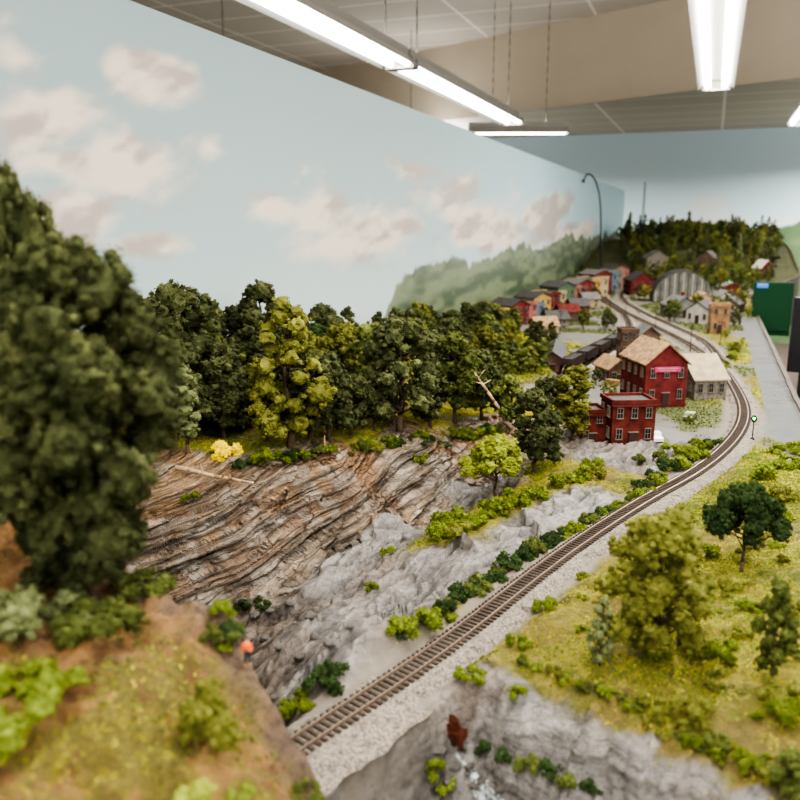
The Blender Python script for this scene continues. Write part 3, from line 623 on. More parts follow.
bush(98,632,84,'mid',.9,'medium green bush below a large tree',G); bush(142,592,60,'mid',.9,'medium green bush below a large tree',G); bush(60,590,80,'dark',.9,'dark green bush below a large tree',G)
bush(195,750,84,'olive',1.3,'olive green upright bush on the brown hillside',G); bush(188,808,66,'bright',.7,'yellow-green bush on the brown hillside',G); bush(305,800,40,'mid',.7,'medium green bush on the hill edge',G); bush(225,640,38,'mid',.7,'medium green bush on the hill edge',G); bush(240,800,30,'bush',.7,'small fresh green bush on the brown hillside',G)
# ---------------------------------------------------------------- logs, rocks, stream
def log(a,b_,r0,r1,label,stubs=3):
    a=Vector(a);b_=Vector(b_); mb=MB(); n=6; prev=a; L_=(b_-a).length
    for i in range(n):
        t=(i+1)/n; p=a.lerp(b_,t)+Vector((random.uniform(-1,1),random.uniform(-1,1),random.uniform(-1,1)))*L_*.012
        mb.cyl(prev,p,r0+(r1-r0)*i/n,r0+(r1-r0)*(i+1)/n,8); prev=p
    for i in range(stubs):
        t=random.uniform(.3,.9); p=a.lerp(b_,t); mb.cyl(p,p+Vector((random.uniform(-1,1),random.uniform(-1,1),random.uniform(.2,1))).normalized()*L_*.14,r0*.35,r0*.1,5)
    o=mb.obj('dead_log',[SNAG],smooth=True); return reg(o,label,'log','weathered dead tree trunks')
def wp(px,py,dz=0):
    h=hit(px,py); return (h[0],h[1],Z0+h[2]+dz)
a=wp(176,476,.012); b_=wp(256,502,.0); b_=(b_[0]+.01,b_[1]-.02,a[2]-.024)
log(a,b_,.0045,.002,'fallen pale dead tree trunk lying on the cliff top')
a=wp(512,432,.004); x,y,u=ray(474,372); s=(a[1]-.06)/y; log(a,(x*s,y*s,Z0+CH+u*s),.005,.002,'leaning bare dead tree trunk above the cliff',4)
a=wp(325,455,.002); log(a,(a[0],a[1],a[2]+.03),.002,.001,'short broken dead tree stump above the cliff',2)
ROCK=mat('boulder_grey',(104,99,94),.7,.35,60,.7,150); RUSTR=mat('rusty_leaf',(98,50,32),.5,.5,150,.9,150)
RM=[]
for s in range(4):
    v,f=ico(3); n=fbm(v[:,0]*1.6+s*9,v[:,1]*1.6,v[:,2]*1.6,3,400+s); n=np.floor(n*9)/9*.6+n*.4; RM.append(npmesh('boulder',v*(.55+.8*n)[:,None]*np.array([1,.8,.6]),f,[ROCK]))
v,f=ico(3); n=fbm(v[:,0]*2.6,v[:,1]*2.6,v[:,2]*2.6,3,470); RUSTME=npmesh('rusty_rock',v*(.1+1.7*n**1.5)[:,None]*np.array([1.1,.5,1.2]),f,[RUSTR])
def rock(px,py,s,rust=False,label='craggy grey boulder lying in the rock gully'):
    h=hit(px,py)
    if not h: return
    o=bpy.data.objects.new('rusty_rock' if rust else 'boulder',RUSTME if rust else random.choice(RM)); k=s*h[3]/1600; o.scale=(k,k,k); o.location=(h[0],h[1],Z0+h[2]+k*.2); o.rotation_euler=(random.uniform(-.3,.3),random.uniform(-.3,.3),random.uniform(0,6)); link(o)
    reg(o,'jagged rust-brown rock fragment beside the stream' if rust else label,'rock',None if rust else 'loose boulders in the gullies')
rock(452,748,32,True)
for a in [(455,775,14),(470,770,12),(500,790,16),(440,770,14),(515,795,16),(300,660,14),(280,650,12),(315,640,12),(265,640,14),(290,670,12),(330,655,16),(310,622,14),(255,628,12),(275,700,14),(350,640,10),(480,765,12),(290,610,12),(270,625,10),(240,603,12),(462,757,12),(490,775,14),(448,785,14),(475,792,12),(482,784,12),(468,782,10)]: rock(*a)
WAT=mat('stream_water',(186,192,194),.12,.5,220,.9,160,spec=.7,col2=(74,76,74))
SV=[];SF=[]
pts=[hit(*q) for q in ((460,764),(470,773),(478,784),(488,799))]; pts=[p for p in pts if p]
cx=np.array([p[0] for p in pts]);cy=np.array([p[1] for p in pts]); cx=np.r_[cx,cx[-1]+(cx[-1]-cx[-2])*2];cy=np.r_[cy,cy[-1]+(cy[-1]-cy[-2])*2]
tt=np.linspace(0,len(cx)-1,60); sx=np.interp(tt,range(len(cx)),cx);sy=np.interp(tt,range(len(cx)),cy)
for i in range(60):
    wv=.0034*(1+.4*math.sin(i*.5))
    for k in range(9):
        xx=sx[i]+(k-4)*wv; SV.append((xx,sy[i],Z0+ground(xx,sy[i])+.0015*(1-((k-4)/4)**2*2)))
for i in range(59):
    for k in range(8): SF.append((i*9+k,i*9+k+1,i*9+k+10,i*9+k+9))
o=bpy.data.objects.new('stream',npmesh('stream',SV,SF,[WAT],smooth=True)); link(o); reg(o,'foaming white stream in the rock gully','stream',kind='stuff')
# ---------------------------------------------------------------- buildings
def M(n,c,**k): return mat(n,c,**k)
RED=M('red_brick',(88,42,37),noise=.3,nscale=50,rough=.88,spec=.1); RED2=M('red_clapboard',(94,42,41),noise=.28,nscale=45,rough=.85,spec=.1); TANR=M('tan_shingle',(134,108,80),noise=.35,nscale=90,rough=.9)
PALE=M('pale_tin_roof',(142,130,106),noise=.2,nscale=40,rough=.7)
GREYR=M('grey_roof',(84,82,80),noise=.3,nscale=80); DGREY=M('dark_roof',(54,52,52),noise=.25,nscale=80); WHT=M('white_trim',(150,146,137),rough=.7,noise=.12); TRIM=M('window_trim',(108,98,88),rough=.7); STONE=M('stone_wall',(104,98,88),noise=.35,nscale=120,bump=.5)
GLS=M('window_glass',(30,34,40),rough=.25,spec=.5); DOORM=M('door_wood',(52,38,32)); CREAM=M('cream_wall',(142,128,98),noise=.2); YEL=M('yellow_wall',(146,120,66),noise=.2); PNK=M('pink_wall',(130,84,76),noise=.2); BLU=M('blue_wall',(78,96,114),noise=.2); BRN=M('brown_wall',(80,60,48),noise=.3); TANW=M('tan_wall',(120,92,64),noise=.25); GRNW=M('green_wall',(64,82,62),noise=.2); METAL=M('corrugated_metal',(98,98,92),rough=.7,noise=.25,nscale=30); PINK=M('magenta_sign',(166,54,94)); BLACK=M('black_metal',(22,22,24),rough=.5)
WM={}
def winmesh(w,h):
    k=(round(w,4),round(h,4))
    if k not in WM:
        b_=MB(); t=w*.1
        b_.box((0,-.0012,0),(w,.0012,h),1)
        b_.box((-w/2+t/2,-.002,0),(t,.003,h+t),0).box((w/2-t/2,-.002,0),(t,.003,h+t),0).box((0,-.002,h/2),(w+t,.0036,t*1.3),0).box((0,-.002,-h/2),(w+t*1.4,.0044,t*1.3),0).box((0,-.002,0),(w,.003,t*.6),0).box((0,-.002,0),(t*.6,.003,h),0)
        WM[k]=b_.mesh('window',[TRIM,GLS])
    return WM[k]
def building(name,label,x,y,rot,w,d,h,wall,roofm,roof='gable',rise=.04,st=2,cols=3,side=2,chim=False,zb=None,sign=None,group=None,cat='building'):
    z=0 if zb is None else zb
    e=empty(name,(x,y,Z0+z),math.radians(rot)); reg(e,label,cat,group)
    b_=MB()
    if roof=='gable': b_.prism([(-w/2,-.01),(w/2,-.01),(w/2,h),(0,h+rise),(-w/2,h)],-d/2,d/2)
    elif roof=='arch':
        pr=[(-w/2,-.01),(w/2,-.01)]+[(w/2*math.cos(a),h+rise*math.sin(a)) for a in np.linspace(0,math.pi,17)]; b_.prism(pr,-d/2,d/2)
    else:
        b_.box((0,0,h/2-.005),(w,d,h+.01))
    b_.box((0,-d/2-.0006,.003),(w*1.01,.002,.006),0)
    b_.obj('walls',[wall],e)
    r_=MB(); t=.003; ov=.006
    if roof=='gable':
        for s in (-1,1):
            sl=rise/(w/2); x1=s*(w/2+ov); z1=h-ov*sl
            V=[(0,-d/2-ov,h+rise),(x1,-d/2-ov,z1),(x1,d/2+ov,z1),(0,d/2+ov,h+rise)]; V+=[(a,b2,c2+t+.001) for a,b2,c2 in V]
            r_.add(V,[(0,1,2,3),(4,5,6,7),(0,1,5,4),(1,2,6,5),(2,3,7,6),(3,0,4,7)],0)
    elif roof=='arch':
        A=np.linspace(0,math.pi,17)
        for i in range(16):
            a1_,a2_=A[i],A[i+1]
            r_.prism([((w/2+ov)*math.cos(a1_),h+(rise+t)*math.sin(a1_)),((w/2+ov)*math.cos(a2_),h+(rise+t)*math.sin(a2_)),(w/2*math.cos(a2_),h+rise*math.sin(a2_)),(w/2*math.cos(a1_),h+rise*math.sin(a1_))],-d/2-ov,d/2+ov,0)
        for j in range(9):
            yy_=-d/2+d*j/8
            for i in range(16):
                a1_,a2_=A[i],A[i+1]
                r_.prism([((w/2+ov+.004)*math.cos(a1_),h+(rise+t+.006)*math.sin(a1_)),((w/2+ov+.004)*math.cos(a2_),h+(rise+t+.006)*math.sin(a2_)),(w/2*math.cos(a2_),h+rise*math.sin(a2_)),(w/2*math.cos(a1_),h+rise*math.sin(a1_))],yy_-.005,yy_+.005,1)
        for j in range(13):
            xx=-w/2*.94+w*.94*j/12; hz=h+rise*math.sqrt(max(0,1-(2*xx/w)**2))
            r_.box((xx,-d/2-.004,hz/2),(.005,.006,hz),1 if j%2 else 2)
    else:
        r_.box((0,0,h+.001),(w-.004,d-.004,.002),0)
        for sx_,sy_,ww,dd in ((0,-d/2,w+.004,.005),(0,d/2,w+.004,.005),(-w/2,0,.005,d+.004),(w/2,0,.005,d+.004)): r_.box((sx_,sy_,h+.003),(ww,dd,.008),1)
        r_.box((0,-d/2-.003,h-.004),(w+.006,.005,.004),1)
    r_.obj('roof',[roofm,wall if roof!='arch' else DGREY,WHT],e)
    if roof!='arch':
        ww=min(w/(cols*2.0+.5),.013); fh=h/st; wh=min(fh*.5,ww*1.8)
        def addwin(lx,ly,lz,rz):
            o=bpy.data.objects.new('window',winmesh(ww,wh)); o.location=(lx,ly,lz); o.rotation_euler=(0,0,rz); link(o,e)
        for s_ in range(st):
            for c_ in range(cols):
                if s_==0 and c_==cols//2: continue
                addwin(-w/2+w*(c_+.5)/cols,-d/2,fh*(s_+.55),0)
            for c_ in range(side):
                ly=-d/2+d*(c_+.5)/side; addwin(-w/2,ly,fh*(s_+.55),-math.pi/2); addwin(w/2,ly,fh*(s_+.55),math.pi/2)
        MB().box((0,-d/2-.001,fh*.3),(ww*1.3,.003,fh*.62),0).box((0,-d/2-.002,fh*.63),(ww*1.6,.004,.002),1).obj('door',[DOORM,TRIM],e)
    if chim: MB().box((w*.2,d*.2,h+rise*.9),(.012,.012,.04)).box((w*.2,d*.2,h+rise*.9+.021),(.015,.015,.003)).obj('chimney',[RED],e)
    if sign: MB().box((0,-d/2-.003,h*.86),(w*.62,.003,.013)).box((0,-d/2-.0045,h*.86+.003),(w*.5,.001,.0016),1).box((0,-d/2-.0045,h*.86-.002),(w*.4,.001,.0012),1).obj('sign',[sign,WHT],e)
    return e
building('red_house','large red clapboard building with tan shingle gable roof',-.115,2.07,28,.105,.15,.105,RED2,TANR,'gable',.045,2,3,4,chim=False,sign=PINK)
building('stone_annex','low stone building with large pale tin gable roof',-.012,2.2,-62,.15,.085,.05,STONE,PALE,'gable',.05,1,3,3)
building('brick_building','two-storey red brick building with flat roof',-.135,1.64,26,.088,.07,.085,RED,DGREY,'flat',0,2,3,2)
building('brick_annex','low red brick annex with flat roof',-.212,1.63,26,.055,.06,.06,RED,DGREY,'flat',0,2,2,2)
building('brick_tower','narrow rust-brown mill tower behind the red building',-.22,2.5,20,.05,.05,.12,BRN,GREYR,'flat',0,3,2,2)
building('brown_shed','narrow brown wooden mill shed with gable roof',-.18,2.72,20,.06,.09,.085,BRN,GREYR,'gable',.025,2,2,2)
building('brown_shed','low brown wooden shed with rusty gable roof beside the red building',-.24,2.3,30,.06,.1,.04,BRN,TANR,'gable',.025,1,2,3)
G='small town houses'
building('grey_house','grey clapboard house with grey gable roof',-.13,4.1,25,.13,.14,.055,METAL,GREYR,'gable',.04,1,3,3,chim=True,group=G)
building('white_house','white clapboard house with dark gable roof',-.02,3.85,-20,.1,.12,.06,WHT,DGREY,'gable',.035,1,3,3,group=G)
building('white_house','pale grey house with grey gable roof near the track',.07,3.95,-20,.08,.1,.05,STONE,GREYR,'gable',.03,1,3,3,group=G)
building('white_house','small cream house with tan gable roof',-.03,4.3,20,.1,.1,.06,CREAM,TANR,'gable',.04,1,2,2,group=G)
building('white_house','small white house with grey gable roof beside the hangar',.08,4.75,20,.09,.1,.05,WHT,GREYR,'gable',.03,1,2,2,group=G)
building('tan_tower','tan wooden two-storey tower building with flat roof',.045,3.5,10,.07,.07,.115,TANW,GREYR,'flat',0,2,2,2)
building('depot','small brown depot with grey gable roof by the tracks',.12,4.35,-15,.08,.14,.05,BRN,GREYR,'gable',.03,1,2,4)
building('quonset_hut','arched grey hangar with ribbed roof and striped front',-.15,4.9,8,.31,.2,.01,METAL,METAL,'arch',.16,1,3,3)
building('red_barn','red gabled building beside the town track',-.42,5.35,20,.15,.18,.09,RED2,DGREY,'gable',.05,2,3,3)
building('red_shed','small red flat-roofed building by the siding',-.27,5.6,20,.12,.12,.08,RED,DGREY,'flat',0,2,3,2)
G='houses on the wooded far hill'
building('hill_house','pale stone house on the wooded hill',-.4,6.5,20,.18,.15,.11,STONE,GREYR,'gable',.06,2,3,2,zb=.07,group=G)
building('hill_house','small brown house with grey roof on the wooded hill',-.02,6.7,-20,.12,.11,.07,BRN,GREYR,'gable',.05,2,3,2,zb=ground(-.02,6.7)-.01,group=G)
building('hill_barn','small red building on the far hill edge',.34,6.2,30,.09,.11,.06,RED,WHT,'gable',.05,1,2,2,zb=.08)
building('red_store','low red building with grey roof near layout edge',.12,5.15,10,.13,.13,.07,RED,GREYR,'gable',.03,1,2,2)
cols_=[CREAM,YEL,STONE,RED2,PNK,BLU,YEL,RED,CREAM,GRNW,PNK,BRN,RED2,YEL,CREAM,RED,BLU,STONE,PNK]
y=3.15
for i,wc in enumerate(cols_):
    w_=random.uniform(.07,.105)+.02*i/3; h_=random.uniform(.055,.095)+.003*i; x_=-.86+.02*random.random()+.012*i
    building('storefront_building',f'{wc.name.replace("_"," ").replace("wall","").strip()} storefront building with flat roof on main street',x_,y,62,w_,.12,h_,wc,random.choice([DGREY,GREYR,DGREY]),'flat' if i%3 else 'gable',.025,2,3,2,group='storefronts on the town main street'); y+=w_+.003
for i,(x_,y_,wc) in enumerate([(-.6,4.4,CREAM),(-.6,3.4,STONE),(-.6,3.15,CREAM),(-.6,3.7,BRN),(-.6,4.0,RED2)]):
    building('row_house',f'{wc.name.replace("_"," ").replace("wall","").strip()} house with gable roof beside the street',x_,y_,-60,.09,.09,.045,wc,[GREYR,DGREY,TANR,RED,DGREY,GREYR][i%6],'gable',.03,2,3,2,group='houses opposite the main street')
building('dark_shed','long low dark wooden shed beside the siding',-.44,2.5,8,.06,.28,.04,BRN,DGREY,'gable',.02,1,2,5)
HOP=M('hopper_brown',(52,38,34),noise=.2,nscale=60); COAL=M('coal',(22,22,24),rough=.6,bump=1,bscale=150)
def hopper(T,s0):
    seg=np.r_[0,np.cumsum(np.linalg.norm(np.diff(T,axis=0),axis=1))]; x=np.interp(s0,seg,T[:,0]);y=np.interp(s0,seg,T[:,1]); x2=np.interp(s0+.05,seg,T[:,0]);y2=np.interp(s0+.05,seg,T[:,1])
    e=empty('hopper_car',(x,y,Z0+.005),math.atan2(y2-y,x2-x)); reg(e,'dark brown open coal hopper car on the siding','train car','coal hopper cars on the siding')
    b_=MB(); Lc=.145
    for s in (-1,1): b_.box((0,s*.0165,.03),(Lc,.0012,.028))
    for s in (-1,1): b_.box((s*(Lc/2-.002),0,.034),(.002,.033,.02))
    b_.box((0,0,.014),(Lc*.8,.02,.006)).box((0,0,.01),(Lc*1.06,.006,.004))
    for i in range(9):
        for s in (-1,1): b_.box((-Lc/2+.008+i*.0161,s*.0178,.03),(.0016,.0018,.028))
    b_.obj('car_body',[HOP],e)
    MB().box((0,0,.037),(Lc*.94,.031,.008)).obj('coal_load',[COAL],e)
    for s in (-1,1):
        t=MB().box((s*.05,0,.006),(.026,.022,.004))
        for q in (-.009,.009):
            for w in (-1,1): t.cyl((s*.05+q,w*.0085,.0052),(s*.05+q,w*.0105,.0052),.0052,.0052,14)
        t.obj('wheel_truck',[BLACK],e)
for k in range(4): hopper(T2,.40+.165*k)
def car(x,y,rz,colr,label,truck=False):
    e=empty('car',(x,y,Z0+ground(x,y)),rz); reg(e,label,'car','model vehicles in town'); pm=M('car_paint',colr,rough=.3,spec=.5)
    pr=[(-.026,.004),(.026,.004),(.0265,.010),(.017,.0115),(.011,.0175),(-.006 if truck else -.014,.0175),(-.008 if truck else -.02,.0115),(-.0265,.011)]
    MB().prism(pr,-.010,.010).obj('car_body',[pm],e)
    MB().box((.003 if truck else -.001,0,.0145),(.012 if truck else .022,.0204,.0038)).obj('car_window',[GLS],e)
    for a in (-.017,.017):
        for s in (-1,1): MB().cyl((a,s*.0085,.0042),(a,s*.0108,.0042),.0042,.0042,16).obj('wheel',[BLACK],e)
for px,py,rz,c_,lb,t in [(655,441,1.9,(205,205,202),'small white pickup truck parked beside brick building',True),(690,420,1.4,(80,90,64),'small green car beside the stone building',False),(540,326,1.2,(190,190,185),'small white car on the town street',False),(612,372,1.3,(60,80,130),'small blue car on the town street',False)]:
    h=hit(px,py); car(h[0],h[1],rz,c_,lb,t)
LUM=M('lumber',(140,112,74),noise=.2,nscale=80)
for k in range(6):
    px,py=[(645,385),(612,385),(700,395),(640,352),(730,380),(660,350)][k]
    h=hit(px,py)
    if tdist(np.array([h[0]]),np.array([h[1]]))[0]<.03: continue
    mb=MB()
    for i in range(4):
        for j in range(3): mb.box(((j-1)*.007,random.uniform(-.002,.002),.002+i*.0036),(.006,.035,.003))
    o=mb.obj('lumber_stack',[LUM if k%2 else BRN],loc=(h[0],h[1],Z0+h[2]),rz=random.uniform(0,3)); reg(o,'small stack of cut lumber on the town ground','lumber stack','lumber stacks in town')
GL=mat('green_lamp',(60,255,120),emit=6)
def signal(px,py,hh):
    h=hit(px,py); e=empty('railroad_signal',(h[0],h[1],Z0+h[2])); reg(e,'black railroad signal mast showing a green light','signal','railroad signals')
    MB().cyl((0,0,-.005),(0,0,hh),.0012,.001,8).box((0,0,.002),(.008,.008,.006)).obj('mast',[BLACK],e)
    MB().cyl((0,-.001,hh),(0,.001,hh),.006,.006,16).box((0,.002,hh),(.007,.004,.014)).obj('signal_head',[BLACK],e)
    MB().cyl((0,-.003,hh+.001),(0,-.001,hh+.001),.0026,.0026,12).obj('green_lens',[GL],e)
signal(752,441,.045); signal(728,300,.1)
def pole(px,py,hh):
    h=hit(px,py); e=MB().cyl((0,0,-.005),(0,0,hh),.0016,.001,7).box((0,0,hh*.92),(.026,.002,.002)).box((0,0,hh*.82),(.02,.002,.002)).obj('utility_pole',[DOORM],loc=(h[0],h[1],Z0+h[2])); reg(e,'brown wooden utility pole with cross arms','pole','utility poles')
for a in [(640,372,.1),(690,352,.1),(625,320,.11),(720,345,.09),(560,335,.1),(655,330,.1),(610,310,.1),(735,320,.1)]: pole(*a)
x,y,u=ray(645,182); s=7.6/y; zt=CH+u*s; xx=x*s; g=ground(xx,7.6)
mb=MB(); hh=zt-g
for k in range(3):
    a=k*2.094; mb.cyl((.02*math.cos(a),.02*math.sin(a),0),(.004*math.cos(a),.004*math.sin(a),hh),.003,.002,5)
for i in range(14):
    for k in range(3):
        a=k*2.094;b2=a+2.094; r1=.02-.016*i/14;r2=.02-.016*(i+1)/14; mb.cyl((r1*math.cos(a),r1*math.sin(a),hh*i/14),(r2*math.cos(b2),r2*math.sin(b2),hh*(i+1)/14),.0015,.0015,4)
o=mb.obj('radio_mast',[BLACK],loc=(xx,7.6,Z0+g)); reg(o,'slender dark lattice radio mast on the wooded hill','radio mast')
pl=[]
for px,py in ((601,300),(601,240),(600,200),(595,180),(588,174),(584,180)):
    x,y,u=ray(px,py); s=6.6/y; pl.append(np.array((x*s,6.6,Z0+CH+u*s)))
mb=MB(); prev=None
for i in range(len(pl)-1):
    p0=pl[max(i-1,0)];p1=pl[i];p2=pl[i+1];p3=pl[min(i+2,len(pl)-1)]
    for t in np.linspace(0,1,8,endpoint=False):
        q_=.5*((2*p1)+(-p0+p2)*t+(2*p0-5*p1+4*p2-p3)*t*t+(-p0+3*p1-3*p2+p3)*t**3)
        if prev is not None: mb.cyl(prev,q_,.006,.006,8)
        prev=q_
mb.cyl(prev,prev+np.array((-.01,0,-.02)),.008,.016,10)
o=mb.obj('gooseneck_lamp',[BLACK]); reg(o,'thin black gooseneck lamp arching over the town','lamp')
def person(px,py,hh,rz):
    h=hit(px,py); e=empty('person',(h[0],h[1],Z0+h[2]),rz,hh/1.75); reg(e,'tiny standing figure in an orange jacket and dark trousers','person')
    SK=M('skin',(205,150,120)); OR=M('orange_jacket',(225,95,24),rough=.8); TR=M('dark_trousers',(45,48,60)); HR=M('brown_hair',(60,40,28))
    def skin(name,pts,edges,rad,mt,root=0):
        me=bpy.data.meshes.new(name); me.from_pydata(pts,edges,[]); me.materials.append(mt); o=bpy.data.objects.new(name,me); link(o,e)
        mo=o.modifiers.new('s','SKIN'); 
        for v,r_ in zip(me.skin_vertices[0].data,rad): v.radius=(r_,r_)
        me.skin_vertices[0].data[root].use_root=True; o.modifiers.new('u','SUBSURF').levels=1; return o
    pts=[(0,0,.95),(0,0,1.15),(0,0,1.38),(0,0,1.5),(0,-.01,1.62),(0,0,1.72),(.19,0,1.4),(.25,-.03,1.13),(.22,-.2,.95),(-.19,0,1.4),(-.26,0,1.13),(-.25,-.06,.88),(.1,0,.9),(.11,-.02,.5),(.12,.02,.08),(.12,-.12,.04),(-.1,0,.9),(-.12,-.05,.5),(-.13,.0,.08),(-.13,-.14,.04)]
    ed=[(0,1),(1,2),(2,3),(3,4),(4,5),(2,6),(6,7),(7,8),(2,9),(9,10),(10,11),(0,12),(12,13),(13,14),(14,15),(0,16),(16,17),(17,18),(18,19)]
    skin('body',pts,ed,[.13,.12,.14,.06,.1,.09,.06,.045,.035,.06,.045,.035,.09,.065,.045,.04,.09,.065,.045,.04],SK)
    skin('jacket',[(0,0,.9),(0,0,1.15),(0,0,1.4),(.2,0,1.4),(.255,-.03,1.13),(.23,-.17,.98),(-.2,0,1.4),(-.265,0,1.13),(-.255,-.05,.92)],[(0,1),(1,2),(2,3),(3,4),(4,5),(2,6),(6,7),(7,8)],[.17,.16,.165,.085,.065,.055,.085,.065,.055],OR)
    skin('trousers',[(0,0,.93),(.1,0,.88),(.11,-.02,.5),(.12,.02,.12),(-.1,0,.88),(-.12,-.05,.5),(-.13,0,.12)],[(0,1),(1,2),(2,3),(0,4),(4,5),(5,6)],[.15,.11,.085,.065,.11,.085,.065],TR)
    v,f=ico(2); v=v*np.array([.105,.11,.075])+np.array([0,.015,1.72]); o=bpy.data.objects.new('hair',npmesh('hair',v,f,[HR],smooth=True)); link(o,e)
person(248,668,.022,.4)
# ---------------------------------------------------------------- control panel and stool in aisle
PG=M('panel_green',(26,58,38),rough=.8,spec=.1); e=empty('control_panel',(.285,4.2,Z0)); reg(e,'dark green control panel box with a small blue label','control panel')
MB().box((0,0,.04),(.17,.05,.25)).obj('panel_box',[PG],e); MB().box((0,-.028,.05),(.165,.006,.225)).obj('panel_door',[PG],e); MB().box((-.05,-.033,.15),(.05,.002,.022)).box((-.05,-.0345,.155),(.04,.001,.004),1).obj('label_plate',[M('label_blue',(60,110,190)),WHT],e)
e=empty('stool',(.48,3.4,0)); reg(e,'tall wooden stool with a black padded back','stool'); SW=M('stool_wood',(96,62,42))
MB().cyl((0,0,.74),(0,0,.79),.17,.17,28).obj('seat',[BLACK],e); MB().box((0,.15,1.1),(.32,.035,.3)).box((-.1,.15,.88),(.03,.02,.2)).box((.1,.15,.88),(.03,.02,.2)).obj('backrest',[BLACK],e)
for a in range(4):
    t=a*math.pi/2+.78; MB().cyl((.12*math.cos(t),.12*math.sin(t),.74),(.2*math.cos(t),.2*math.sin(t),0),.016,.02,10).obj('leg',[SW],e)
# ---------------------------------------------------------------- room
def st_(o): o["kind"]="structure"; return o
FLO=mat('floor_carpet',(88,78,72),.95,.2,30,.3,300,coord='Object')
st_(MB().box((-1.7,4.3,-.05),(11,15,.1)).obj('floor',[FLO]))
CM=bpy.data.materials.new('ceiling_tile'); CM.use_nodes=True; nt=CM.node_tree; b=nt.nodes['Principled BSDF']; N=nt.nodes.new; L=nt.links.new; tc=N('ShaderNodeTexCoord')
br=N('ShaderNodeTexBrick'); br.offset=0; br.inputs['Scale'].default_value=1; br.inputs['Brick Width'].default_value=1.22; br.inputs['Row Height'].default_value=.61; br.inputs['Mortar Size'].default_value=.014
br.inputs['Color1'].default_value=lin((186,180,172))+(1,); br.inputs['Color2'].default_value=lin((182,176,168))+(1,); br.inputs['Mortar'].default_value=lin((226,222,214))+(1,)
L(tc.outputs['Object'],br.inputs['Vector']); L(br.outputs['Color'],b.inputs['Base Color']); b.inputs['Roughness'].default_value=.9
BEI=mat('bulkhead_paint',(186,175,158),.8,.03,3)
yl=lambda x: 7.926-.439*x
zh=Z0+CH+1.98; zl=Z0+CH+1.2
def slab(name,pts,z0,z1,m):
    n=len(pts); mb=MB(); V=[(x,y,z0) for x,y in pts]+[(x,y,z1) for x,y in pts]; mb.add(V,[tuple(range(n)),tuple(range(n,2*n))]+[(i,(i+1)%n,n+(i+1)%n,n+i) for i in range(n)],0); return st_(mb.obj(name,[m]))
slab('ceiling',[(-7,-3),(3.6,-3),(3.6,yl(3.6)),(-7,yl(-7))],zh,zh+.05,CM)
slab('ceiling_lower',[(-7,yl(-7)+.02),(3.6,yl(3.6)+.02),(3.6,11.7),(-7,11.7)],zl,zl+.05,CM)
slab('wall_bulkhead',[(-7,yl(-7)),(3.6,yl(3.6)),(3.6,yl(3.6)+.06),(-7,yl(-7)+.06)],zl-.02,zh,BEI)
def paintwall(name,plane,u0,u1,z0,z1,nu,nz,cfun,th):
    uu=np.linspace(u0,u1,nu);zz=np.linspace(z0,z1,nz); U,Zw=np.meshgrid(uu,zz,indexing='ij'); U=U.ravel();Zw=Zw.ravel(); col=cfun(U,Zw)
    A=np.full(U.size,plane[1])
    V=np.c_[A,U,Zw] if plane[0]=='x' else np.c_[U,A,Zw]
    B=V.copy(); B[:,0 if plane[0]=='x' else 1]+=th
    ii=(np.arange(nu-1)[:,None]*nz+np.arange(nz-1)[None]).ravel(); F=np.c_[ii,ii+nz,ii+nz+1,ii+1]; n=U.size
    corners=[0,(nu-1)*nz,(nu-1)*nz+nz-1,nz-1]; F2=[[corners[i]+n for i in range(4)]]
    for i in range(4): F2.append([corners[i],corners[(i+1)%4],corners[(i+1)%4]+n,corners[i]+n])
    me=npmesh(name,np.vstack([V,B]),np.vstack([F,F2])); ca=me.color_attributes.new('Col','FLOAT_COLOR','POINT'); col2=np.vstack([col,col]); ca.data.foreach_set('color',np.c_[col2,np.ones(len(col2))].astype(np.float32).ravel())
    m=bpy.data.materials.new(name+'_paint'); m.use_nodes=True; nt=m.node_tree; b=nt.nodes['Principled BSDF']; a=nt.nodes.new('ShaderNodeAttribute'); a.attribute_name='Col'; nt.links.new(a.outputs['Color'],b.inputs['Base Color']); b.inputs['Roughness'].default_value=.6; b.inputs['Specular IOR Level'].default_value=.15
    me.materials.append(m); o=bpy.data.objects.new(name,me); link(o); return st_(o)
def A_(c,n): return np.array(lin(c))[None]*np.ones((n,1))
def mixr(a,b,t): return a*(1-t[:,None])+b*t[:,None]
def Bp(px,py): x,y,u=ray(px,py); s=-1./x; return y*s,CH+u*s
clouds=[(35,115,75,50),(110,170,95,42),(60,210,75,42),(160,78,55,26),(20,60,50,34),(275,210,35,24),(330,212,52,36),(360,247,75,30),(395,230,44,28),(410,170,24,14),(455,205,38,30),(490,225,58,30),(545,215,44,26),(570,232,40,18),(215,150,30,18),(150,245,45,16)]
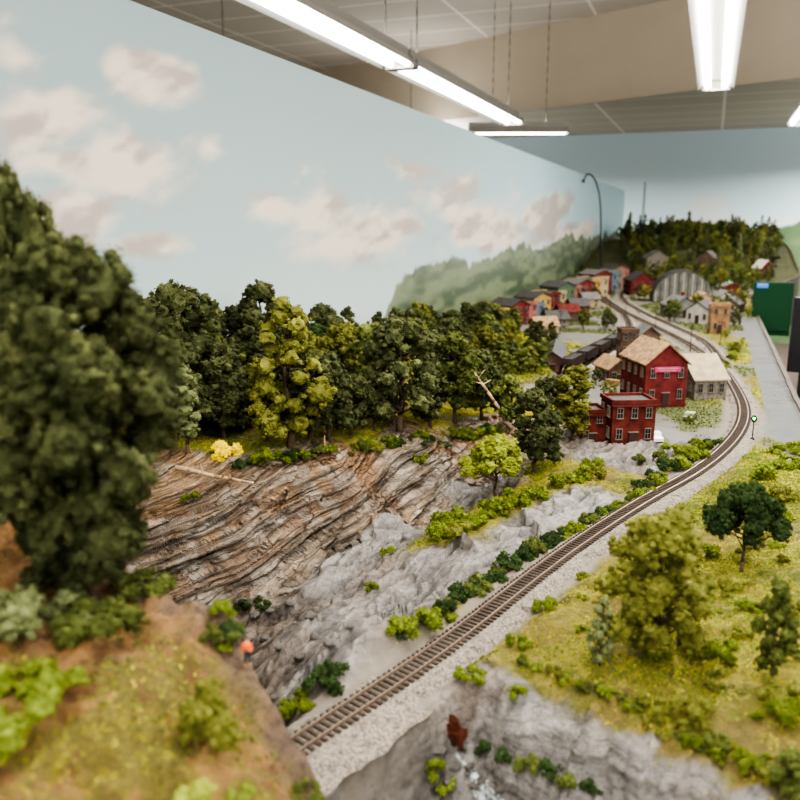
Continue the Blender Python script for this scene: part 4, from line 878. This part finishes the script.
def backc(U,Zw):
    z=Zw-Z0; n=U.size
    c=mixr(A_((148,163,163),n),A_((124,139,140),n),sstep(.1,.75,z)); c=mixr(c,A_((148,175,184),n),sstep(2.,6,U)*.8)
    c=mixr(c,A_((178,184,182),n),(1-sstep(.05,.4,z))*.5)
    den=np.full(n,-9.)
    for px,py,rx,ry in clouds:
        y0,z0=Bp(px,py); y1,_=Bp(px+rx,py); ya,_=Bp(px-rx,py); _,z1=Bp(px,py-ry); ryy=(y1-ya)/2; rz=z1-z0
        den=np.maximum(den,1-np.sqrt(((U-y0)/ryy)**2+((z-z0)/rz)**2))
    uu=np.log(np.maximum(U,.4)); zs=.4+.25*np.maximum(U,0); nn=fbm(uu*9,z*12/zs,0,5,81)
    cm_=sstep(-.15,.6,den+(nn-.5)*1.9)*.88
    c=mixr(c,mixr(A_((146,134,126),n),A_((186,172,158),n),sstep(.35,.62,fbm(uu*12,z*18/zs,2,4,83))),cm_)
    mz=np.interp(U,[2.2,2.4,2.55,2.8,3.1,3.5,4.2,5.0,6.2,7.2,8.2,9.9],[-.1,.13,.20,.27,.30,.32,.345,.32,.34,.32,.33,.32])+(fbm(U*4,0*U,0,5,90)-.5)*.16
    mm=sstep(-.008,.010,mz-z+(fbm(U*14,z*30,0,4,91)-.5)*.04)
    mc=mixr(A_((60,72,54),n),A_((98,108,82),n),sstep(.3,.7,fbm(U*6,z*26,0,5,93))); mc=mixr(mc,A_((122,130,120),n),(1-sstep(0,.25,mz-z))*.25)
    return mixr(c,mc,mm)
paintwall('wall_backdrop',('x',-1.0),-.6,9.9,0.,Z0+CH+.39,1100,260,backc,-.03)
def farc(U,Zw):
    z=Zw-Z0; n=U.size
    c=mixr(A_((196,220,228),n),A_((196,220,230),n),sstep(.2,1.5,z)); nn=fbm(U*1.6,z*4,0,5,181)
    c=mixr(c,A_((214,216,212),n),sstep(.5,.66,nn)*(1-sstep(.7,.95,z))*.7)
    mz=.42+.25*sstep(.5,1.6,U)+(fbm(U*2,0*U,0,4,190)-.5)*.3
    return mixr(c,mixr(A_((78,108,76),n),A_((118,136,100),n),fbm(U*5,z*9,0,3,191)),sstep(-.01,.02,mz-z))
paintwall('wall_far',('y',11.6),-7,3.6,0.,zl+.3,500,160,farc,.05)
st_(MB().box((-7.03,4.3,zh/2),(.06,15,zh)).obj('wall_left',[mat('wall_paint',(200,198,190),.8,.03,3)]))
HOOD=mat('fixture_white_metal',(150,148,143),.4,spec=.4); TUB=mat('fluorescent_tube',(255,252,244),emit=14); CHN=mat('chain_steel',(90,88,84),.4,metal=.5)
def fixture(x,y,L_,rz=0,pw=60,up=None,group='hanging fluorescent fixtures'):
    z=Z0+CH+.76; e=empty('fluorescent_fixture',(x,y,z),rz); reg(e,'long white twin-tube fluorescent fixture hung from chains','light fixture',group)
    MB().prism([(-.04,.05),(-.095,.0),(-.095,-.006),(-.035,.045),(.035,.045),(.095,-.006),(.095,.0),(.04,.05),(.04,.085),(-.04,.085)],-L_/2,L_/2).obj('hood',[HOOD],e)
    for s in (-1,1):
        MB().cyl((s*.045,-L_/2+.03,.012),(s*.045,L_/2-.03,.012),.016,.016,14).obj('tube',[TUB],e,smooth=True)
        MB().box((0,s*(L_/2-.012),.015),(.15,.024,.05)).obj('end_cap',[HOOD],e)
    for s in (-1,1):
        yy_=s*(L_/2-.2); wx=x-math.sin(rz)*yy_; wy=y+math.cos(rz)*yy_; top=(zh if wy<yl(wx) else zl)-z; c_=MB()
        n=max(2,int((top-.085)/.04))
        for i in range(n):
            z1=.085+(top-.085)*i/n; c_.box((0,yy_,z1+.015),(.008 if i%2 else .003,.003 if i%2 else .008,(top-.085)/n*1.05))
        c_.obj('chain',[CHN],e)
    def lamp(nm,zz,rot,pw_,sz):
        la=bpy.data.lights.new(nm,'AREA'); la.shape='RECTANGLE'; la.size=sz; la.size_y=L_-.1; la.energy=pw_; la.color=(1,.965,.9)
        lo=bpy.data.objects.new(nm,la); lo.location=(0,0,zz); lo.rotation_euler=(rot,0,0); link(lo,e)
    lamp('tube_light',.0,0,pw,.045); lamp('added_uplight',.095,math.pi,pw*(.38 if up is None else up),.06)  # second lamp is fill added above the hood to brighten the ceiling
for yc in (3.98,1.52,-.94): fixture(-.05,yc,2.4,pw=38)
for yc in (5.15,2.72,.28): fixture(-1.5,yc,2.4,pw=36)
fixture(.55,6.0,2.4,pw=28); fixture(-1.61,7.0,.85,math.radians(-70),pw=12)
fixture(1.6,2.5,2.4,pw=60,group='hanging fluorescent fixtures over the aisle'); fixture(-3.2,4,2.4,pw=30,up=.6,group='hanging fluorescent fixtures over the aisle')
fixture(1.6,-.1,2.4,pw=50,group='hanging fluorescent fixtures over the aisle')  # extra unseen fixture, added for more fill light
fixture(1.9,9.6,2.4,pw=200,up=.12,group='hanging fluorescent fixtures over the aisle'); fixture(-3.1,9.4,2.4,pw=200,up=.12,group='hanging fluorescent fixtures over the aisle')  # unseen fixtures added to brighten the far wall
w=bpy.data.worlds.new('World'); scene.world=w; w.use_nodes=True; w.node_tree.nodes['Background'].inputs[0].default_value=(1,.97,.92,1); w.node_tree.nodes['Background'].inputs[1].default_value=1.3
cam=bpy.data.cameras.new('Camera'); co=bpy.data.objects.new('Camera',cam); COL.objects.link(co); co.location=(0,0,Z0+CH); co.rotation_euler=(math.pi/2-PIT,0,YAW)
cam.lens=36; cam.sensor_width=36; cam.clip_start=.02; cam.clip_end=100; cam.dof.use_dof=True; cam.dof.focus_distance=1.3; cam.dof.aperture_fstop=6.0
scene.camera=co
scene.view_settings.view_transform='AgX'; scene.view_settings.look='AgX - High Contrast'; scene.view_settings.exposure=.05
